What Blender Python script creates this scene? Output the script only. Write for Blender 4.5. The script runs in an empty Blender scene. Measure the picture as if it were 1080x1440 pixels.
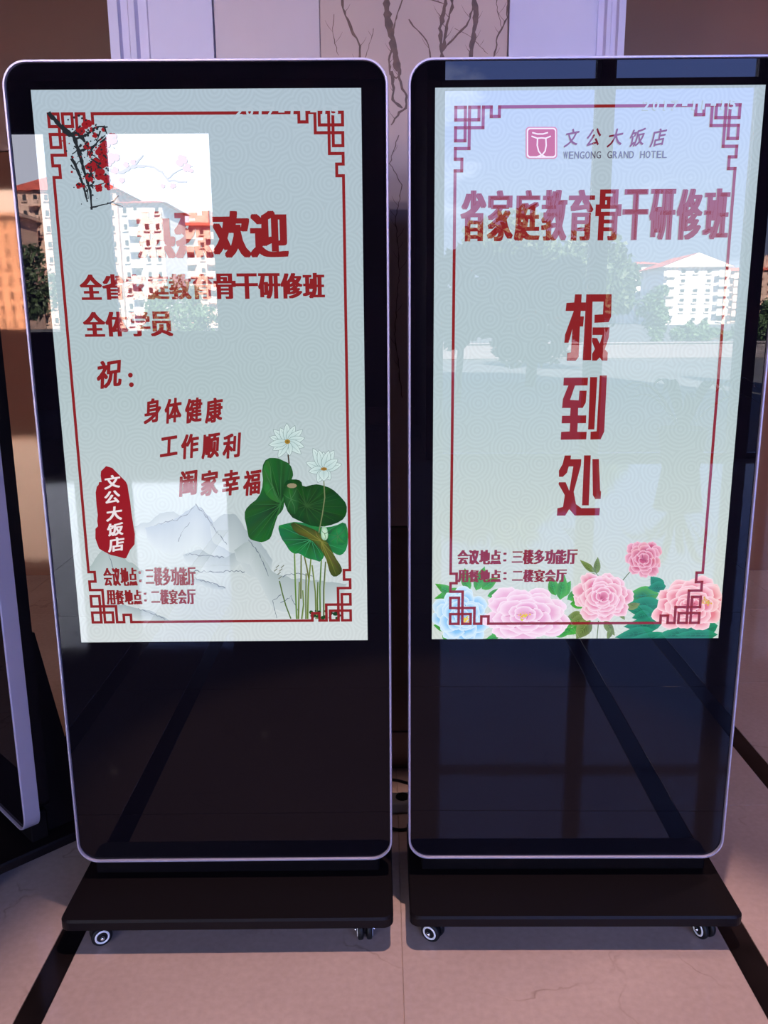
import bpy, bmesh, math, random
import numpy as np
from mathutils import Vector, Matrix
random.seed(7)
R = math.radians
PI = math.pi
C = bpy.context.scene.collection
SC = bpy.context.scene

# ------------------------------------------------------------------ camera
cam_d = bpy.data.cameras.new('camera'); cam = bpy.data.objects.new('camera', cam_d); C.objects.link(cam)
CAM_H = 1.3155
cam.location = (0, 0, CAM_H)
cam.rotation_mode = 'QUATERNION'
cam.rotation_quaternion = (Matrix.Rotation(R(90 - 12.8557), 3, 'X') @ Matrix.Rotation(R(-0.4007), 3, 'Z')).to_quaternion()
cam_d.sensor_fit = 'VERTICAL'; cam_d.sensor_height = 24.0
cam_d.lens = 24.0 * 1192.95 / 1440
cam_d.clip_start = 0.05; cam_d.clip_end = 1500
SC.camera = cam

# ------------------------------------------------------------------ view
SC.view_settings.view_transform = 'Standard'; SC.view_settings.look = 'None'
SC.view_settings.exposure = 0.0; SC.view_settings.gamma = 1.0
SC.view_settings.use_curve_mapping = False

# ------------------------------------------------------------------ sky
world = bpy.data.worlds.new('sky'); SC.world = world; world.use_nodes = True
nt = world.node_tree; nt.nodes.clear()
def N(t, k, **kw):
    n = t.nodes.new(k)
    for a, b in kw.items(): setattr(n, a, b)
    return n
o_ = N(nt, 'ShaderNodeOutputWorld'); bg = N(nt, 'ShaderNodeBackground')
tc = N(nt, 'ShaderNodeTexCoord'); sep = N(nt, 'ShaderNodeSeparateXYZ')
nt.links.new(tc.outputs['Generated'], sep.inputs[0])
rp = N(nt, 'ShaderNodeValToRGB')
el = rp.color_ramp.elements
el[0].position = 0.0; el[0].color = (.26, .26, .33, 1)
el[1].position = 1.0; el[1].color = (.08, .17, .5, 1)
for p, c in ((.10, (.2, .24, .40, 1)), (.22, (.14, .20, .54, 1)), (.45, (.12, .2, .55, 1))):
    e = el.new(p); e.color = c
nt.links.new(sep.outputs['Z'], rp.inputs[0])
mp = N(nt, 'ShaderNodeMapping'); mp.inputs['Scale'].default_value = (1, 1, 2.6)
nz = N(nt, 'ShaderNodeTexNoise'); nz.inputs['Scale'].default_value = 2.6; nz.inputs['Detail'].default_value = 7
nz.inputs['Roughness'].default_value = .55
nt.links.new(tc.outputs['Generated'], mp.inputs[0]); nt.links.new(mp.outputs[0], nz.inputs[0])
dt = N(nt, 'ShaderNodeVectorMath', operation='DISTANCE')        # large cumulus bank added to brighten the sky mirrored in the left windows
dt.inputs[1].default_value = (-.36, -.93, .13)
nt.links.new(tc.outputs['Generated'], dt.inputs[0])
m1 = N(nt, 'ShaderNodeMath', operation='MULTIPLY_ADD'); m1.inputs[1].default_value = -1.35; m1.inputs[2].default_value = .66
nt.links.new(dt.outputs['Value'], m1.inputs[0])
m1b = N(nt, 'ShaderNodeMath', operation='MAXIMUM'); m1b.inputs[1].default_value = 0.0
nt.links.new(m1.outputs[0], m1b.inputs[0])
m2 = N(nt, 'ShaderNodeMath', operation='ADD'); nt.links.new(nz.outputs[0], m2.inputs[0]); nt.links.new(m1b.outputs[0], m2.inputs[1])
mr = N(nt, 'ShaderNodeMapRange'); mr.inputs['From Min'].default_value = .64; mr.inputs['From Max'].default_value = .86
nt.links.new(m2.outputs[0], mr.inputs[0])
mx = N(nt, 'ShaderNodeMix', data_type='RGBA')
nt.links.new(mr.outputs[0], mx.inputs['Factor']); nt.links.new(rp.outputs[0], mx.inputs[6])
mx.inputs[7].default_value = (1.35, 1.35, 1.55, 1)
nt.links.new(mx.outputs[2], bg.inputs[0]); bg.inputs[1].default_value = 17.5
nt.links.new(bg.outputs[0], o_.inputs[0])

# ------------------------------------------------------------------ sun (behind the hotel, on the far buildings)
sd = bpy.data.lights.new('sun', 'SUN'); sd.energy = 170; sd.angle = R(.53); sd.color = (1, .86, .72)
sun = bpy.data.objects.new('sun', sd); C.objects.link(sun)
sun.rotation_euler = Vector((-.35, -1, -.72)).to_track_quat('-Z', 'Y').to_euler()

# ------------------------------------------------------------------ helpers
def lin(c):
    return tuple((v / 255 / 12.92 if v / 255 <= .04045 else ((v / 255 + .055) / 1.055) ** 2.4) for v in c)
def mat(name, col, rough=.5, metal=0, spec=.5, noise=None, bump=None, emit=None):
    m = bpy.data.materials.new(name); m.use_nodes = True
    t = m.node_tree; b = t.nodes['Principled BSDF']
    b.inputs['Base Color'].default_value = (*col, 1); b.inputs['Roughness'].default_value = rough
    b.inputs['Metallic'].default_value = metal; b.inputs['Specular IOR Level'].default_value = spec
    if emit:
        b.inputs['Emission Color'].default_value = (*emit[0], 1); b.inputs['Emission Strength'].default_value = emit[1]
    if noise:   # (scale, second colour, detail)
        n = N(t, 'ShaderNodeTexNoise'); n.inputs['Scale'].default_value = noise[0]; n.inputs['Detail'].default_value = noise[2]
        c = N(t, 'ShaderNodeTexCoord'); t.links.new(c.outputs['Object'], n.inputs[0])
        r = N(t, 'ShaderNodeMapRange'); r.inputs['From Min'].default_value = .35; r.inputs['From Max'].default_value = .65
        x = N(t, 'ShaderNodeMix', data_type='RGBA'); x.inputs[6].default_value = (*col, 1); x.inputs[7].default_value = (*noise[1], 1)
        t.links.new(n.outputs[0], r.inputs[0]); t.links.new(r.outputs[0], x.inputs['Factor']); t.links.new(x.outputs[2], b.inputs['Base Color'])
    if bump:
        n = N(t, 'ShaderNodeTexNoise'); n.inputs['Scale'].default_value = bump[0]; n.inputs['Detail'].default_value = 4
        c = N(t, 'ShaderNodeTexCoord'); t.links.new(c.outputs['Object'], n.inputs[0])
        u = N(t, 'ShaderNodeBump'); u.inputs['Strength'].default_value = bump[1]; u.inputs['Distance'].default_value = .002
        t.links.new(n.outputs[0], u.inputs['Height']); t.links.new(u.outputs[0], b.inputs['Normal'])
    return m

def floor_mat(name, c1, c2, crack):
    m = mat(name, c1, .05, noise=(1.7, c2, 6)); t = m.node_tree; b = t.nodes['Principled BSDF']; b.inputs['IOR'].default_value = 1.6
    src = b.inputs['Base Color'].links[0].from_socket
    g = N(t, 'ShaderNodeNewGeometry')
    for n_ in t.nodes:
        if n_.type == 'TEX_NOISE': t.links.new(g.outputs['Position'], n_.inputs[0])
    n2 = N(t, 'ShaderNodeTexNoise'); n2.inputs['Scale'].default_value = 70; n2.inputs['Detail'].default_value = 3
    t.links.new(g.outputs['Position'], n2.inputs[0])
    dn = N(t, 'ShaderNodeTexNoise'); dn.inputs['Scale'].default_value = 3; dn.inputs['Detail'].default_value = 5
    t.links.new(g.outputs['Position'], dn.inputs[0])
    ad = N(t, 'ShaderNodeVectorMath', operation='MULTIPLY_ADD'); ad.inputs[1].default_value = (.55, .55, .55)
    t.links.new(dn.outputs['Color'], ad.inputs[0]); t.links.new(g.outputs['Position'], ad.inputs[2])
    v = N(t, 'ShaderNodeTexVoronoi', feature='DISTANCE_TO_EDGE'); v.inputs['Scale'].default_value = 2.3
    t.links.new(ad.outputs[0], v.inputs['Vector'])
    r = N(t, 'ShaderNodeMapRange'); r.inputs['From Min'].default_value = 0; r.inputs['From Max'].default_value = .012
    r.inputs['To Min'].default_value = .5; r.inputs['To Max'].default_value = 0
    t.links.new(v.outputs[0], r.inputs[0])
    r2 = N(t, 'ShaderNodeMapRange'); r2.inputs['From Min'].default_value = .5; r2.inputs['From Max'].default_value = .62
    t.links.new(dn.outputs[0], r2.inputs[0])
    mu = N(t, 'ShaderNodeMath', operation='MULTIPLY'); t.links.new(r.outputs[0], mu.inputs[0]); t.links.new(r2.outputs[0], mu.inputs[1])
    x = N(t, 'ShaderNodeMix', data_type='RGBA'); x.inputs[7].default_value = (*crack, 1)
    t.links.new(mu.outputs[0], x.inputs['Factor']); t.links.new(src, x.inputs[6])
    y = N(t, 'ShaderNodeMix', data_type='RGBA', blend_type='MULTIPLY'); y.inputs['Factor'].default_value = .25
    t.links.new(x.outputs[2], y.inputs[6]); t.links.new(n2.outputs[0], y.inputs[7])
    t.links.new(y.outputs[2], b.inputs['Base Color'])
    return m

def glass_mat(name, tint, gl=1.0, ior=1.5):
    m = bpy.data.materials.new(name); m.use_nodes = True; t = m.node_tree; t.nodes.clear()
    o = N(t, 'ShaderNodeOutputMaterial'); tr = N(t, 'ShaderNodeBsdfTransparent'); gs = N(t, 'ShaderNodeBsdfGlossy')
    tr.inputs[0].default_value = (*tint, 1); gs.inputs['Roughness'].default_value = 0.0
    fr = N(t, 'ShaderNodeFresnel'); fr.inputs[0].default_value = ior
    ge = N(t, 'ShaderNodeNewGeometry')
    inv = N(t, 'ShaderNodeMath', operation='SUBTRACT'); inv.inputs[0].default_value = 1
    t.links.new(ge.outputs['Backfacing'], inv.inputs[1])
    mu = N(t, 'ShaderNodeMath', operation='MULTIPLY'); t.links.new(fr.outputs[0], mu.inputs[0]); t.links.new(inv.outputs[0], mu.inputs[1])
    mm = N(t, 'ShaderNodeMath', operation='MULTIPLY'); mm.inputs[1].default_value = gl; t.links.new(mu.outputs[0], mm.inputs[0])
    mx = N(t, 'ShaderNodeMixShader'); t.links.new(mm.outputs[0], mx.inputs[0]); t.links.new(tr.outputs[0], mx.inputs[1]); t.links.new(gs.outputs[0], mx.inputs[2])
    t.links.new(mx.outputs[0], o.inputs[0])
    return m

def cover_gloss(t, out, under=None, k=1.05):
    """bonded cover glass: fresnel mirror added over whatever lies under it (lit pixels or black print)"""
    g = N(t, 'ShaderNodeBsdfGlossy'); g.inputs['Roughness'].default_value = 0
    f = N(t, 'ShaderNodeFresnel'); f.inputs[0].default_value = 1.5
    m = N(t, 'ShaderNodeMath', operation='MULTIPLY'); m.inputs[1].default_value = k
    t.links.new(f.outputs[0], m.inputs[0]); t.links.new(m.outputs[0], g.inputs['Color'])
    if under:
        a = N(t, 'ShaderNodeAddShader'); t.links.new(under, a.inputs[0]); t.links.new(g.outputs[0], a.inputs[1]); t.links.new(a.outputs[0], out)
    else: t.links.new(g.outputs[0], out)
def link(name, me, m=None, parent=None, loc=None, rot=None, smooth=False):
    o = bpy.data.objects.new(name, me); C.objects.link(o)
    if m: me.materials.append(m)
    if parent: o.parent = parent
    if loc: o.location = loc
    if rot: o.rotation_euler = rot
    if smooth:
        for p in me.polygons: p.use_smooth = True
    return o
def obj(name, bm, m, parent=None, smooth=False, loc=None, rot=None):
    bmesh.ops.recalc_face_normals(bm, faces=bm.faces)
    me = bpy.data.meshes.new(name); bm.to_mesh(me); bm.free()
    return link(name, me, m, parent, loc, rot, smooth)
def box(bm, x0, x1, y0, y1, z0, z1, bev=0, seg=1):
    r = bmesh.ops.create_cube(bm, size=1)
    vs = r['verts']
    for v in vs: v.co = Vector(((x0 + x1) / 2 + v.co.x * (x1 - x0), (y0 + y1) / 2 + v.co.y * (y1 - y0), (z0 + z1) / 2 + v.co.z * (z1 - z0)))
    if bev:
        es = list({e for v in vs for e in v.link_edges})
        bmesh.ops.bevel(bm, geom=es, offset=bev, segments=seg, affect='EDGES', profile=.5)
    return bm
def bx(*a, **k): return box(bmesh.new(), *a, **k)
def tag(o, label=None, cat=None, group=None, kind=None):
    if label: o['label'] = label
    if cat: o['category'] = cat
    if group: o['group'] = group
    if kind: o['kind'] = kind
    return o
def empty(name, loc, rz=0):
    o = bpy.data.objects.new(name, None); C.objects.link(o); o.location = loc; o.rotation_euler = (0, 0, rz); o.empty_display_size = .1
    return o
def struct(name, bm, m, parent=None):
    o = obj(name, bm, m, parent)
    if not parent: o['kind'] = 'structure'
    return o
def tube(bm, pts, r, n=8, cap=True):
    pts = [Vector(p) for p in pts]; rings = []
    for i, p in enumerate(pts):
        d = (pts[min(i + 1, len(pts) - 1)] - pts[max(i - 1, 0)]).normalized()
        a = d.orthogonal().normalized() if i == 0 else (a - d * a.dot(d)).normalized()
        b = d.cross(a); rr = r[i] if isinstance(r, (list, tuple)) else r
        rings.append([bm.verts.new(p + (a * math.cos(2 * PI * k / n) + b * math.sin(2 * PI * k / n)) * rr) for k in range(n)])
    for q, s in zip(rings, rings[1:]):
        for k in range(n): bm.faces.new((q[k], q[(k + 1) % n], s[(k + 1) % n], s[k]))
    if cap: bm.faces.new(rings[0][::-1]); bm.faces.new(rings[-1])
    return bm
def lathe_x(bm, prof, cx, cy, cz, n=28):   # profile (x, r) about the X axis
    rings = [[bm.verts.new((cx + x, cy + r * math.cos(2 * PI * k / n), cz + r * math.sin(2 * PI * k / n))) for k in range(n)] for x, r in prof]
    for q, s in zip(rings, rings[1:]):
        for k in range(n): bm.faces.new((q[k], q[(k + 1) % n], s[(k + 1) % n], s[k]))
    bm.faces.new(rings[0][::-1]); bm.faces.new(rings[-1])
    return bm
def rrect(x0, x1, z0, z1, r, n=10):
    pts = []
    for cx, cz, a in ((x1 - r, z1 - r, 0), (x0 + r, z1 - r, 90), (x0 + r, z0 + r, 180), (x1 - r, z0 + r, 270)):
        for k in range(n + 1):
            t = R(a + 90 * k / n); pts.append((cx + r * math.cos(t), cz + r * math.sin(t)))
    return pts
def slab(bm, loop, y0, y1):    # closed XZ outline extruded in y
    a = [bm.verts.new((x, y0, z)) for x, z in loop]; b = [bm.verts.new((x, y1, z)) for x, z in loop]; n = len(loop)
    bm.faces.new(a); bm.faces.new(b[::-1])
    for i in range(n): bm.faces.new((a[i], b[i], b[(i + 1) % n], a[(i + 1) % n]))
    return bm
def ring_sweep(bm, loops):     # list of (loop, y): bands between successive loops, closed round
    rows = [[bm.verts.new((x, y, z)) for x, z in lp] for lp, y in loops]
    rows.append(rows[0]); n = len(rows[0])
    for p, q in zip(rows, rows[1:]):
        for i in range(n): bm.faces.new((p[i], q[i], q[(i + 1) % n], p[(i + 1) % n]))
    return bm

# ------------------------------------------------------------------ materials
M_floor = floor_mat('beige_marble', (.56, .40, .35), (.47, .33, .29), (.12, .05, .04))
M_band = mat('dark_marble', (.006, .004, .004), .12, spec=.22, noise=(9, (.014, .009, .009), 8))
M_joint = mat('tile_joint', (.3, .2, .18), .7)
M_lav = mat('white_marble', (.66, .62, .80), .35, noise=(3, (.60, .56, .76), 4))
M_plain = mat('pale_pink_marble', (.60, .49, .54), .35, noise=(3, (.55, .45, .50), 4))
M_marble = mat('veined_marble', (.56, .40, .36), .4, noise=(4, (.50, .36, .33), 6))
M_vein = mat('marble_vein', (.07, .024, .014), .4, noise=(60, (.13, .055, .035), 5))
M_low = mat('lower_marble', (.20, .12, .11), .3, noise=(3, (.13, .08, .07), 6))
M_brown = mat('brown_panel', (.20, .085, .065), .35)
M_bronze = mat('bronze_mirror', (.20, .085, .055), .03)
_b = M_bronze.node_tree.nodes['Principled BSDF']; _b.inputs['IOR'].default_value = 1.58; _b.inputs['Specular Tint'].default_value = (1, .62, .38, 1)
M_brass = mat('brass_strip', (.75, .45, .25), .25, metal=1)
M_dark = mat('dark_interior', (.07, .05, .05), .6)
M_ceil = mat('ceiling_paint', (.3, .26, .25), .8)
M_alu = mat('window_aluminium', (.35, .36, .38), .45)
M_silver = mat('silver_rim', (.46, .42, .56), .38, metal=.5)
M_black = mat('black_steel', (.006, .004, .005), .42, spec=.16)
M_neck = mat('matt_black_steel', (.004, .003, .004), .8, spec=.05)
M_bezel = bpy.data.materials.new('black_cover_glass'); M_bezel.use_nodes = True; M_bezel.node_tree.nodes.clear()
_d = N(M_bezel.node_tree, 'ShaderNodeBsdfDiffuse'); _d.inputs[0].default_value = (.0035, .0028, .005, 1)
cover_gloss(M_bezel.node_tree, N(M_bezel.node_tree, 'ShaderNodeOutputMaterial').inputs[0], _d.outputs[0], .47)
M_rub = mat('black_rubber', (.006, .006, .008), .5, spec=.25)
M_hub = mat('white_hub', (.75, .75, .78), .35)
M_chrome = mat('chrome', (.8, .8, .85), .15, metal=1)
M_pane = glass_mat('window_glass', (.93, .95, .97))

# ------------------------------------------------------------------ room shell
FR, FL = -4.6, -9.6            # glazed front right, left
def ell(z0, z1):         # room plan: the left half reaches further out than the right half
    bm = bmesh.new(); P = [(-10, 6.2), (-10, FL - .2), (.42, FL - .2), (.42, FR - .2), (9, FR - .2), (9, 6.2)]
    a = [bm.verts.new((x, y, z0)) for x, y in P]; b = [bm.verts.new((x, y, z1)) for x, y in P]
    bm.faces.new(a); bm.faces.new(b[::-1])
    for i in range(6): bm.faces.new((a[i], a[(i + 1) % 6], b[(i + 1) % 6], b[i]))
    return bm
floor = struct('floor', ell(-.12, -.004), M_floor)
xs = [-5.36, -4.64, -3.92, -3.2, -2.48, -1.76, -1.04, -.975, -.72, -.665, .032, .73, .79, 1.09, 1.15, 1.87, 2.59, 3.31, 4.03]
bandsx = {(-1.04, -.975), (-.72, -.665), (.73, .79), (1.09, 1.15)}
ys = [-1.9, -1.1, -.3, .5, 1.30, 2.10, 2.90, 3.70, 4.4]
J = .0007
tile_me = {}
for a, b in zip(xs, xs[1:]):
    for c, d in zip(ys, ys[1:]):
        k = (round(b - a, 3), round(d - c, 3), (a, b) in bandsx)
        w, h = (b - a) / 2 - J, (d - c) / 2 - J
        if k not in tile_me:
            bm = box(bmesh.new(), -w, w, -h, h, -.006, 0)
            es = [e for e in bm.edges if all(v.co.z > -.001 for v in e.verts)]
            bmesh.ops.bevel(bm, geom=es, offset=.0006, segments=1, affect='EDGES')
            me = bpy.data.meshes.new('tile'); bm.to_mesh(me); bm.free(); me.materials.append(M_band if k[2] else M_floor); tile_me[k] = me
        o = bpy.data.objects.new('border_strip' if k[2] else 'tile', tile_me[k]); C.objects.link(o)
        o.location = ((a + b) / 2, (c + d) / 2, 0); o.parent = floor
struct('ceiling', ell(4.6, 4.9), M_ceil)
struct('wall_sun_block', ell(4.9, 8.5), M_lav)  # unseen solid mass over the hall, added to keep sun off the forecourt
struct('wall_left', bx(-10.3, -10, -9.8, 6.2, -.1, 4.9), M_dark)
struct('wall_right', bx(9, 9.3, -9.8, 6.2, -.1, 4.9), M_dark)
# brown back wall above, tinted bronze mirror panels below
YB = 4.3
struct('wall_back', bx(-10, 9, YB + .05, YB + .3, -.1, 4.9), M_dark)
bw = bpy.data.objects['wall_back']
k_ = 0
px0 = -9.9
while px0 < 8.9:
    px1 = px0 + 1.55
    obj('panel', bx(px0 + .002, px1 - .002, YB, YB + .05, 2.13, 4.6, bev=.003), M_brown, bw)
    obj('panel', bx(px0 + .004, px1 - .004, YB + .012, YB + .05, 0, 2.10), M_bronze, bw)
    px0 = px1
tr = bx(-9.9, 8.9, YB - .012, YB + .02, 2.10, 2.13)
struct('trim_1', tr, M_brown)
bm = bmesh.new()
for x in (-2.02, -1.985): box(bm, x, x + .008, YB - .004, YB + .012, 0, 2.10)
for z in (.905, .935): box(bm, -3.0, -2.02, YB - .004, YB + .012, z, z + .008)
obj('brass_strip', bm, M_brass, bw)

# ------------------------------------------------------------------ stone pillar behind the displays
YC = 2.30
def ray(px, py):
    x, y = px - 540, py - 720; c, s = math.cos(R(-.4007)), math.sin(R(-.4007)); x, y = c * x + s * y, -s * x + c * y
    th = R(12.8557); f = 1192.95
    return Vector((x / f, math.cos(th) - y / f * math.sin(th), -math.sin(th) - y / f * math.cos(th)))
def onY(px, py, Y):
    d = ray(px, py); t = Y / d.y; return (d.x * t, Y, CAM_H + d.z * t)
col = struct('wall_pillar', bx(-.66, .594, YC + .05, YC + .75, 0, 4.6), M_lav)
def pilaster(x0, x1, flute_left):
    w = x1 - x0; fw = .075 if not flute_left else .106
    bm = bmesh.new()
    prof = []           # plan outline (x, y)
    fl = [(0, .0), (.22, .0), (.26, .014), (.42, .014), (.46, .004), (.60, .004), (.66, .016), (.86, .016), (.92, .006), (1, .006)]
    if flute_left:
        pts = [(x0 + a * fw, YC + b) for a, b in fl] + [(x0 + fw, YC), (x1, YC)]
    else:
        pts = [(x0, YC), (x1 - fw, YC)] + [(x1 - (1 - a) * fw, YC + b) for a, b in [(1 - p, q) for p, q in fl[::-1]]]
    poly = pts + [(x1, YC + .05), (x0, YC + .05)]
    lo = [bm.verts.new((x, y, 0)) for x, y in poly]; hi = [bm.verts.new((x, y, 4.6)) for x, y in poly]; n = len(poly)
    bm.faces.new(lo[::-1]); bm.faces.new(hi)
    for i in range(n): bm.faces.new((lo[i], lo[(i + 1) % n], hi[(i + 1) % n], hi[i]))
    obj('pilaster', bm, M_lav, col)
pilaster(-.668, -.413, True)
pilaster(.317, .602, False)
YM = YC + .012
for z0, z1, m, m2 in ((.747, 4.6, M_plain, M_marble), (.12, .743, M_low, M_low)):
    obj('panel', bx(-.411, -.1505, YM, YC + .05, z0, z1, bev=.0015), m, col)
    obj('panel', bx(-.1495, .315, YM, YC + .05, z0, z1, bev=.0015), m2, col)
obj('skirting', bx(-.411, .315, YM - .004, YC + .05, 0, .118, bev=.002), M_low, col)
# veins laid in the middle slab: branching dark lines (x in photo px -> slab plane)
class Flat:                      # strokes and shapes on a plane, one mesh
    def __init__(s): s.v = []; s.f = []; s.c = []; s.k = 0
    def poly(s, pts, col=(1, 1, 1), cols=None):
        i = len(s.v); s.k += 1
        for j, p in enumerate(pts): s.v.append((p[0], p[1], s.k)); s.c.append(cols[j] if cols else col)
        s.f.append(tuple(range(i, i + len(pts))))
    def fan(s, c, pts, cc, cols):
        i = len(s.v); s.k += 1; n = len(pts)
        s.v.append((c[0], c[1], s.k)); s.c.append(cc)
        for j, p in enumerate(pts): s.v.append((p[0], p[1], s.k)); s.c.append(cols[j] if isinstance(cols, list) else cols)
        for j in range(n): s.f.append((i, i + 1 + j, i + 1 + (j + 1) % n))
    def stroke(s, pts, w, col=(1, 1, 1)):
        n = len(pts); ww = (list(w) + [w[-1]] * n)[:n] if isinstance(w, (list, tuple)) else [w] * n
        L = []; Rr = []
        for i in range(n):
            a = pts[max(i - 1, 0)]; b = pts[min(i + 1, n - 1)]; p = pts[i]
            d1 = (p[0] - a[0], p[1] - a[1]); d2 = (b[0] - p[0], b[1] - p[1])
            def nm(d):
                l = math.hypot(*d); return (d[0] / l, d[1] / l) if l > 1e-9 else (0, 0)
            d1, d2 = nm(d1), nm(d2); t = nm((d1[0] + d2[0], d1[1] + d2[1]))
            if t == (0, 0): t = d1 if d1 != (0, 0) else d2
            nn = (-t[1], t[0]); ref = d1 if d1 != (0, 0) else d2
            cs = max(.45, abs(ref[0] * t[0] + ref[1] * t[1])); h = ww[i] / 2 / cs
            L.append((p[0] + nn[0] * h, p[1] + nn[1] * h)); Rr.append((p[0] - nn[0] * h, p[1] - nn[1] * h))
        i0 = len(s.v); s.k += 1
        for a, b in zip(L, Rr): s.v += [(a[0], a[1], s.k), (b[0], b[1], s.k)]; s.c += [col, col]
        for i in range(n - 1): q = i0 + 2 * i; s.f.append((q, q + 1, q + 3, q + 2))
    def disc(s, c, r, col, n=14, ry=None, cc=None):
        ry = ry or r
        s.fan(c, [(c[0] + r * math.cos(2 * PI * k / n), c[1] + ry * math.sin(2 * PI * k / n)) for k in range(n)], cc or col, col)
    def build(s, name, m, fn, step, parent):
        me = bpy.data.meshes.new(name)
        if parent and parent.name.startswith('screen'): step = min(.00025 / (s.k + 1), .00002)
        me.from_pydata([fn(x, y, k * step) for x, y, k in s.v], [], s.f)
        ca = me.color_attributes.new('tint', 'FLOAT_COLOR', 'POINT')
        ca.data.foreach_set('color', [q for c in s.c for q in (*c, 1)])
        return link(name, me, m, parent)
V = Flat()
def vein(pts, w, seed, side=True):
    rnd = random.Random(seed); P = []; W = []
    for (x0, y0), (x1, y1) in zip(pts, pts[1:]):
        n = max(2, int(math.hypot(x1 - x0, y1 - y0) / 5))
        for i in range(n):
            t = i / n; P.append((x0 + (x1 - x0) * t + rnd.uniform(-1.1, 1.1), y0 + (y1 - y0) * t)); W.append(w * rnd.uniform(.55, 1.3))
    P.append(pts[-1]); W.append(w * .5)
    V.stroke(P, W)
    if side:
        for i in range(2, len(P) - 1, 3):
            if rnd.random() < .55:
                a = rnd.choice((-1, 1)); l = rnd.uniform(5, 16)
                V.stroke([P[i], (P[i][0] + a * l * .5, P[i][1] - l * .6), (P[i][0] + a * l * .8, P[i][1] - l * 1.2)], [w * .3, .5, .2])
for i, (p, w) in enumerate([
    ([(478, -40), (482, 12), (497, 48), (505, 60), (507, 90), (508, 130)], 2.6),
    ([(538, -60), (543, 0), (545, 30), (552, 55), (556, 80), (560, 100)], 8.0),
    ([(550, 100), (553, 118), (552, 140), (566, 152)], 3.0), ([(560, 100), (566, 125), (572, 135), (570, 152), (562, 158), (550, 176)], 2.4),
    ([(552, 62), (548, 84), (549, 104), (556, 110), (564, 104), (559, 78)], 2.5),
    ([(570, -20), (563, 10), (556, 30), (553, 52)], 1.5), ([(575, 27), (586, 42), (597, 52), (604, 68), (606, 95)], 1.6),
    ([(622, -30), (626, 5), (619, 40), (622, 85), (620, 110)], 4.2), ([(640, -30), (635, 10), (627, 45), (622, 72)], 3.0),
    ([(622, 72), (640, 52), (657, 36), (664, 15), (668, -20)], 2.0), ([(664, -40), (668, 0), (669, 30), (664, 60), (662, 90)], 5.0),
    ([(715, -10), (713, 25), (700, 52), (693, 85)], 1.8), ([(696, -20), (700, 20), (706, 40)], .8),
    ([(470, 20), (468, 50), (476, 78)], .7), ([(525, 40), (520, 62), (512, 84)], .7), ([(640, 40), (660, 50), (686, 76)], .6),
    ([(590, -8), (602, -2), (624, 5)], 1.6), ([(560, 190), (548, 230), (566, 260), (556, 310), (562, 380), (555, 470), (566, 560)], .9)]):
    vein(p, w * 1.3, i + 3)
def on_slab(x, y, k):
    p = onY(x, y, YM - .0004 - k * .00001); return (min(max(p[0], -.149), .314), p[1], p[2])
V.build('stone_vein', M_vein, on_slab, 1, col)

# ------------------------------------------------------------------ glazed front behind the camera
def facade(name, y, x0, x1, openings, z1, m):
    """dark wall with openings (xa, xb, za, zb)"""
    bm = bmesh.new(); xs_ = x0
    for xa, xb, za, zb in openings:
        if xa - xs_ > .001: box(bm, xs_, xa, y - .15, y, 0, z1)
        if za > .01: box(bm, xa, xb, y - .15, y, 0, za)
        if zb < z1 - .01: box(bm, xa, xb, y - .15, y, zb, z1)
        xs_ = xb
    if x1 - xs_ > .001: box(bm, xs_, x1, y - .15, y, 0, z1)
    return struct(name, bm, m)
wn = 0
def window(y, xa, xb, za, zb, transom=None, frame=.05):
    global wn; wn += 1
    bm = bmesh.new(); f = frame
    box(bm, xa, xa + f, y - .12, y - .04, za, zb); box(bm, xb - f, xb, y - .12, y - .04, za, zb)
    box(bm, xa + f, xb - f, y - .12, y - .04, zb - f, zb); box(bm, xa + f, xb - f, y - .12, y - .04, za, za + f)
    if transom: box(bm, xa + f, xb - f, y - .12, y - .04, transom[0], transom[1])
    w = struct('window_%d' % wn, bm, M_alu)
    obj('pane', bx(xa + f, xb - f, y - .086, y - .08, za + f, (transom[0] if transom else zb - f)), M_pane, w)
    if transom: obj('pane', bx(xa + f, xb - f, y - .086, y - .08, transom[1], zb - f), M_pane, w)
    # daylight portal of this opening
    ld = bpy.data.lights.new('portal', 'AREA'); ld.shape = 'RECTANGLE'; ld.size = xb - xa; ld.size_y = zb - za; ld.cycles.is_portal = True
    lo = bpy.data.objects.new('portal', ld); C.objects.link(lo); lo.location = ((xa + xb) / 2, y - .2, (za + zb) / 2); lo.rotation_euler = (R(90), 0, 0)
ro = [(.43, 1.80), (1.91, 3.19), (3.32, 4.60), (4.72, 6.0), (6.12, 7.4), (7.52, 8.8)]
facade('wall_front_right', FR, .3, 9, [(a, b, 0.02, 4.35) for a, b in ro], 4.6, M_dark)
for a, b in ro: window(FR, a, b, .02, 4.35, (3.26, 3.33), .028)
lo_ = [(-8.9, -7.1), (-6.5, -4.72), (-3.90, -2.36)]
facade('wall_front_left', FL, -10, .3, [(a, b, 1.12, 3.95) for a, b in lo_], 4.6, M_dark)
for a, b in lo_: window(FL, a, b, 1.12, 3.95, None, .03)
struct('wall_return', bx(.3, .42, FL, FR - .15, -.1, 4.6), M_dark)

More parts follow.
